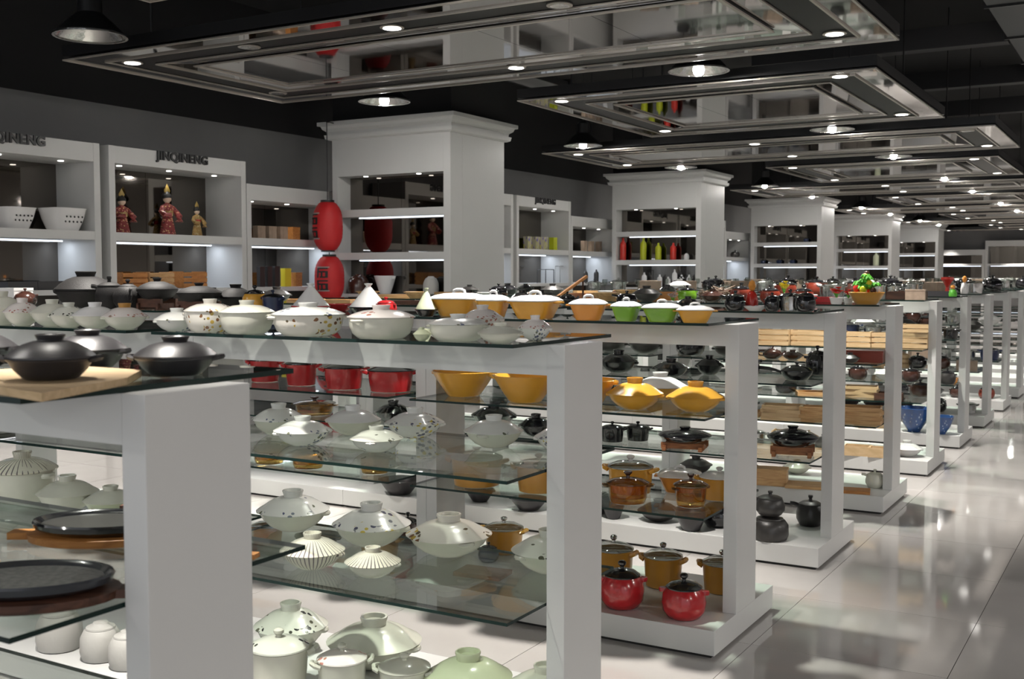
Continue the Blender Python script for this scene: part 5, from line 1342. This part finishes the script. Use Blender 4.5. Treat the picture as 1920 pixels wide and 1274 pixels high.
WALL_ITEMS = [
('white patterned square basket', 'basket', 'white', -9.4, 6.728, 2.031, 0.1767, 0.2019, 1.57, 1.0, 'left of two on the lettered wall unit shelf'),
('white patterned square basket', 'basket', 'white', -9.4, 7.274, 2.031, 0.1952, 0.2215, 1.57, 1.0, 'right of two on the lettered wall unit shelf'),
('red kimono doll with tall headdress', 'doll', 'kimono', -9.42, 8.636, 2.031, 0.1052, 0.5609, 1.57, 1.0, 'under the black wall lettering'),
('small gold kimono doll', 'doll', 'kimono_gold', -9.45, 9.095, 2.031, 0.0725, 0.3986, 1.57, 1.0, 'beside the red doll on the wall shelf'),
('dark red kimono doll', 'doll', 'kimono', -9.45, 8.045, 2.031, 0.0953, 0.4708, 1.57, 1.0, 'at the left end of the lettered wall shelf'),
('brown carton box', 'box', 'card', -9.42, 10.065, 2.031, 0.0676, 0.1544, 1.57, 0.9, 'first from the left on the low wall unit shelf'),
('brown carton box', 'box', 'card', -9.42, 10.26, 2.031, 0.0684, 0.1564, 1.57, 0.9, 'second from the left on the low wall unit shelf'),
('brown carton box', 'box', 'card', -9.42, 10.461, 2.031, 0.0693, 0.1584, 1.57, 0.9, 'third from the left on the low wall unit shelf'),
('brown carton box', 'box', 'orange_wood', -9.42, 10.687, 2.031, 0.0703, 0.1606, 1.57, 0.9, 'fourth from the left on the low wall unit shelf'),
('orange wooden crate', 'crate', 'orange_wood', -9.35, 8.022, 1.451, 0.162, 0.1788, 1.57, 1.0, 'first from the left on the lettered unit counter'),
('orange wooden crate', 'crate', 'wood', -9.35, 8.379, 1.451, 0.1663, 0.1835, 1.57, 1.0, 'second from the left on the lettered unit counter'),
('orange wooden crate', 'crate', 'orange_wood', -9.35, 8.848, 1.451, 0.172, 0.1898, 1.57, 1.0, 'third from the left on the lettered unit counter'),
('tall black carton', 'box', 'dark', -9.4, 10.062, 1.451, 0.0419, 0.2449, 1.57, 1.0, 'first of the row on the low wall unit counter'),
('tall black carton', 'box', 'dark', -9.4, 10.192, 1.451, 0.0422, 0.2469, 1.57, 1.0, 'second of the row on the low wall unit counter'),
('tall black carton', 'box', 'dark', -9.4, 10.324, 1.451, 0.0426, 0.249, 1.57, 1.0, 'third of the row on the low wall unit counter'),
('yellow carton', 'box', 'petal_yellow', -9.4, 10.507, 1.451, 0.0563, 0.2254, 1.57, 1.0, 'beside tall black cartons on the wall counter'),
('orange carton', 'box', 'orange_wood', -9.4, 10.704, 1.451, 0.0604, 0.1745, 1.57, 1.0, 'beside yellow carton on the wall counter'),
('flat black iron tray', 'tray', 'matte', -9.36, 6.711, 1.451, 0.1565, 0.0808, 1.57, 1.0, 'first from the left on the nearest wall counter'),
('flat black iron tray', 'tray', 'matte', -9.36, 7.031, 1.451, 0.1606, 0.0829, 1.57, 1.0, 'second from the left on the nearest wall counter'),
('flat black iron tray', 'tray', 'matte', -9.36, 7.337, 1.451, 0.1645, 0.0849, 1.57, 1.0, 'third from the left on the nearest wall counter'),
('patterned carton', 'box', 'purple_card', -9.42, 16.63, 2.031, 0.0686, 0.2196, 1.57, 1.0, 'first from the left on the second bay wall shelf'),
('patterned carton', 'box', 'purple_card', -9.42, 16.912, 2.031, 0.0695, 0.2224, 1.57, 1.0, 'second from the left on the second bay wall shelf'),
('patterned carton', 'box', 'purple_card', -9.42, 17.221, 2.031, 0.0705, 0.2255, 1.57, 1.0, 'third from the left on the second bay wall shelf'),
('green patterned carton', 'box', 'lime', -9.42, 17.559, 2.031, 0.0715, 0.2289, 1.57, 1.0, 'fourth from the left on the second bay wall shelf'),
('green patterned carton', 'box', 'lime', -9.42, 17.866, 2.031, 0.0725, 0.2319, 1.57, 1.0, 'fifth from the left on the second bay wall shelf'),
('black wire rack', 'rack', 'matte', -9.36, 17.17, 1.451, 0.1594, 0.2438, 1.57, 1.0, 'left of two on the second bay wall counter'),
('thin steel wire rack', 'rack', 'steel', -9.36, 17.711, 1.451, 0.096, 0.3072, 1.57, 1.0, 'right of two on the second bay wall counter'),
('dull red carton', 'box', 'card', -9.45, 18.852, 2.031, 0.0605, 0.2016, 1.57, 1.0, 'first from the left on the second low wall unit'),
('dull red carton', 'box', 'card', -9.45, 19.148, 2.031, 0.0612, 0.204, 1.57, 1.0, 'second from the left on the second low wall unit'),
('dull red carton', 'box', 'card', -9.45, 19.475, 2.031, 0.062, 0.2067, 1.57, 1.0, 'third from the left on the second low wall unit'),
('dark pepper mill', 'bottle', 'dark', -9.4, 18.82, 1.451, 0.0453, 0.2417, 1.57, 1.0, 'left one on the second low wall unit counter'),
('dark pepper mill', 'bottle', 'dark', -9.4, 19.278, 1.451, 0.0462, 0.2462, 1.57, 1.0, 'right one on the second low wall unit counter'),
('dark lidded pot', 'saucepot', 'dark', -9.42, 27.368, 2.031, 0.1224, 0.1903, 1.57, 1.0, 'on the low wall unit behind second column'),
('big dark brown round jar', 'jar', 'brown', -8.708, 11.07, 1.361, 0.1339, 0.2411, 0, 1.0, 'in the nearest column niche'),
('white upswept bowl', 'wide_bowl', 'white', -8.292, 11.07, 1.361, 0.1385, 0.2243, 0, 1.0, 'in the nearest column niche'),
('grey ceramic round pot', 'jar', 'grey_jar', -7.607, 11.07, 1.361, 0.0964, 0.2186, 0, 1.0, 'at the right of the nearest column niche'),
('tall red bottle', 'bottle', 'scarlet', -8.835, 19.27, 1.871, 0.0606, 0.4245, 0, 1.0, 'on the second column shelf'),
('tall yellow bottle', 'bottle', 'lime', -8.419, 19.27, 1.871, 0.06, 0.4202, 0, 1.0, 'on the second column shelf'),
('shorter yellow bottle', 'bottle', 'lime', -8.117, 19.27, 1.871, 0.0596, 0.3179, 0, 1.0, 'on the second column shelf'),
('shorter red bottle', 'bottle', 'scarlet', -7.82, 19.27, 1.871, 0.0592, 0.3155, 0, 1.0, 'on the second column shelf'),
('small white jar', 'jar', 'white', -7.558, 19.27, 1.871, 0.049, 0.1176, 0, 1.0, 'on the second column shelf'),
('white bottle', 'bottle', 'white', -8.397, 19.27, 1.361, 0.0501, 0.2804, 0, 1.0, 'first from the left in the second column niche'),
('white bottle', 'bottle', 'white', -8.085, 19.27, 1.361, 0.0497, 0.2385, 0, 1.0, 'second from the left in the second column niche'),
('white bottle', 'bottle', 'white', -7.915, 19.27, 1.361, 0.0495, 0.198, 0, 1.0, 'third from the left in the second column niche'),
('white bottle', 'bottle', 'white', -7.788, 19.27, 1.361, 0.0493, 0.3355, 0, 1.0, 'fourth from the left in the second column niche'),
('white bottle', 'bottle', 'white', -7.652, 19.27, 1.361, 0.0492, 0.236, 0, 1.0, 'fifth from the left in the second column niche'),
('white bottle', 'bottle', 'white', -7.506, 19.27, 1.361, 0.049, 0.2352, 0, 1.0, 'sixth from the left in the second column niche'),
('small dark purple pot', 'saucepot', 'navy', -8.728, 27.47, 1.871, 0.0674, 0.1213, 0, 1.0, 'first from the left in the third column niche'),
('small dark purple pot', 'saucepot', 'navy', -8.317, 27.47, 1.871, 0.0669, 0.1204, 0, 1.0, 'second from the left in the third column niche'),
('small dark purple pot', 'saucepot', 'navy', -7.979, 27.47, 1.871, 0.0665, 0.1196, 0, 1.0, 'third from the left in the third column niche'),
('small dark purple pot', 'saucepot', 'navy', -7.645, 27.47, 2.401, 0.066, 0.1188, 0, 1.0, 'fourth from the left in the third column niche'),
('pale green glass bottle', 'bottle', 'pale_green', -7.724, 35.67, 1.871, 0.0914, 0.4156, 0, 1.0, 'on the fourth column shelf')]
PLATES = [
 (-2.06, 1.68, .165, 'dark', 'orange_wood', .55, 'black', 'black oval plate with shiny rim'),
 (-1.79, 1.29, .168, 'speckle', 'dark_wood', .62, 'slate', 'large grey speckled oval plate'),
 (-2.13, 1.33, .13, 'speckle', 'wood', .35, 'slate', 'grey oval plate on light wood'),
 (-1.76, 1.68, .11, 'speckle', 'orange_wood', .3, 'slate', 'small grey oval plate by post'),
 (-2.17, 1.98, .10, 'brown', 'dark_wood', .5, 'brown', 'dark brown oval plate at the back'),
]

# ================================================================ goods on the racks
LVW = {'top': 'glass top', 'up': 'upper glass shelf', 'lo': 'lower glass shelf', 'pl': 'plinth'}
GRP = {'top': 'goods on the glass rack tops', 'up': 'goods on the upper glass shelves', 'lo': 'goods on the lower glass shelves', 'pl': 'goods on the rack plinths'}
same = {}
for it in RACK_ITEMS: same.setdefault((it[0], it[1], it[2]), []).append(it)
for key, its in same.items():
    its.sort(key=lambda i: -i[5])
    for n, (row, lv, desc, kind, v, x, y, z, R, H, rz) in enumerate(its):
        if len(its) == 1: lab = '%s on the %s of the %s row' % (desc, LVW[lv], ROWN[row])
        else: lab = '%s, %s from the aisle on %s of the %s row' % (desc, ORD[n], LVW[lv], ROWN[row])
        if len(lab.split()) > 16: lab = '%s, %s from aisle, %s, %s row' % (desc, ORD[n], LVW[lv], ROWN[row]) if len(its) > 1 else '%s, %s, %s row' % (desc, LVW[lv], ROWN[row])
        place(kind, v, x, y, z, R, H, rz, lab, GRP[lv])
for (desc, kind, v, x, y, z, R, H, rz, sy, where) in WALL_ITEMS:
    place(kind, v, x, y, z, R, H, rz, desc + ', ' + where, 'goods on the wall units', sy)

# thick pale board under the nearest iron pan
t = thing('wooden_board', 'pale many-sided wooden board under an iron pan on the nearest row', 'board', (-1.70, 1.29, 1.3965))
bp = [(-.05, -.125), (.20, -.19), (.13, .06), (.01, .20), (-.20, .24), (-.30, .07), (-.21, -.08)]
bp = [(.16, -.145), (.06, .11), (-.05, .24), (-.24, .24), (-.33, .05), (-.22, -.08), (-.06, -.10)]
n = len(bp); m_ = MB().add([(x, y, 0) for x, y in bp] + [(x, y, .014) for x, y in bp],
    [tuple(range(n))[::-1], tuple(range(n, 2*n))] + [(i, (i+1) % n, n + (i+1) % n, n + i) for i in range(n)])
link('board_plank', m_.mesh('plank', G['pale_wood']), t)

# board leaning on its end among the goods of the fifth row
t = thing('leaning_board', 'orange wooden board leaning at a slant on the fifth row beside the nearest column', 'board', (-3.98, 7.70, 1.3965), .53)
bm_ = MB().box(-.16, .16, -.10, .10, -.009, .009).mesh('plank', G['orange_wood'], bevel=.003)
b_ = link('board_plank', bm_, t, (0, 0, .098)); b_.rotation_euler = (0, -.62, 0)
link('prop', MB().tube([(.10, 0, 0), (.10, 0, .155)], .008, 6).mesh('prop', G['dark_wood']), t)

# sizzling plates on the nearest rack's upper shelf
for (x, y, R, v, wd, rz, metal, desc) in PLATES:
    place('ovalplate', '%s/%s/%s' % (v, wd, metal), x, y, 1.0005, R, .05*R/.2*1.25, rz, desc + ' on upper shelf of the nearest row', 'plates on the nearest rack')

# red paper lanterns hanging by the nearest column
def lantern(x, y, z, R, H, label, cord_to, face):
    t = thing('paper_lantern', label, 'lantern', (x, y, z), 0, 'red paper lanterns')
    prof = []
    n = 26
    for i in range(n + 1):
        u = -1 + 2*i/n
        r = R*(1 - abs(u)**3.2*.52)
        if abs(u) > .985: r = R*.42
        prof.append((r*(1.0 if i % 2 else .985), u*H/2))
    link('paper_body', MB().lathe(prof, 28).mesh('lantern', G['lantern'], True), t)
    for s in (-1, 1):
        link('end_ring', MB().lathe([(R*.44, s*H/2-.012), (R*.46, s*H/2-.012), (R*.46, s*H/2+.02), (R*.44, s*H/2+.02)], 22).mesh('ring', BLACKM, True), t)
    link('cord', MB().tube([(0, 0, H/2+.015), (0, 0, cord_to - z)], .006, 6).mesh('cord', BLACKM), t)
    # two brush-written characters on a pale ground, following the curve of the paper
    pale = pm('lettering_ground', (0.34, 0.28, 0.26), 0.6)
    ink = pm('lettering_ink', (0.01, 0.01, 0.01), 0.6)
    a0 = face
    def patch(quads, mat, name, off):
        m = MB()
        for (u0, u1, z0, z1) in quads:
            k = 4; vs = []; fs = []
            for i in range(k + 1):
                a = a0 + (u0 + (u1-u0)*i/k)/R
                for zz in (z0, z1):
                    uu = zz/(H/2); r = R*(1 - abs(uu)**3.2*.52) + off
                    vs.append((r*math.cos(a), r*math.sin(a), zz))
            for i in range(k): fs.append((2*i, 2*i+2, 2*i+3, 2*i+1))
            m.add(vs, fs)
        link(name, m.mesh(name, mat), t)
    w2, h2 = R*.52, H*.27
    patch([(-w2, w2, -h2, h2)], pale, 'lettering_ground', .003)
    st = []
    for c in (h2*.5, -h2*.5):
        e = h2*.40
        st += [(-w2*.8, w2*.8, c+e*.75, c+e), (-w2*.8, -w2*.5, c-e, c+e), (-w2*.8, w2*.8, c+.05*e, c+.35*e), (w2*.45, w2*.8, c-e, c+.1*e),
               (-w2*.15, w2*.1, c-e*.9, c+.1*e), (-w2*.3, w2*.8, c-e, c-e*.72)]
    patch(st, ink, 'lettering', .0055)
    return t
LX, LYY = -8.87, 10.68
lantern(LX, LYY, 2.19, .185, .60, 'upper red paper lantern with black characters beside the nearest column', 3.46, math.radians(-115))
lantern(LX + .02, LYY, 1.545, .182, .56, 'lower red paper lantern with black characters beside the nearest column', 1.872, math.radians(-80))
t = thing('lantern_hook', 'thin black hook under the nearest column cornice holding the lanterns', 'hook', (LX, LYY, 3.46))
link('hook_rod', MB().tube([(0, -.02, .01), (0, 0, -.003), (0, .05, .005), (0, .135, .0)], .006, 6).mesh('hook_rod', BLACKM), t)
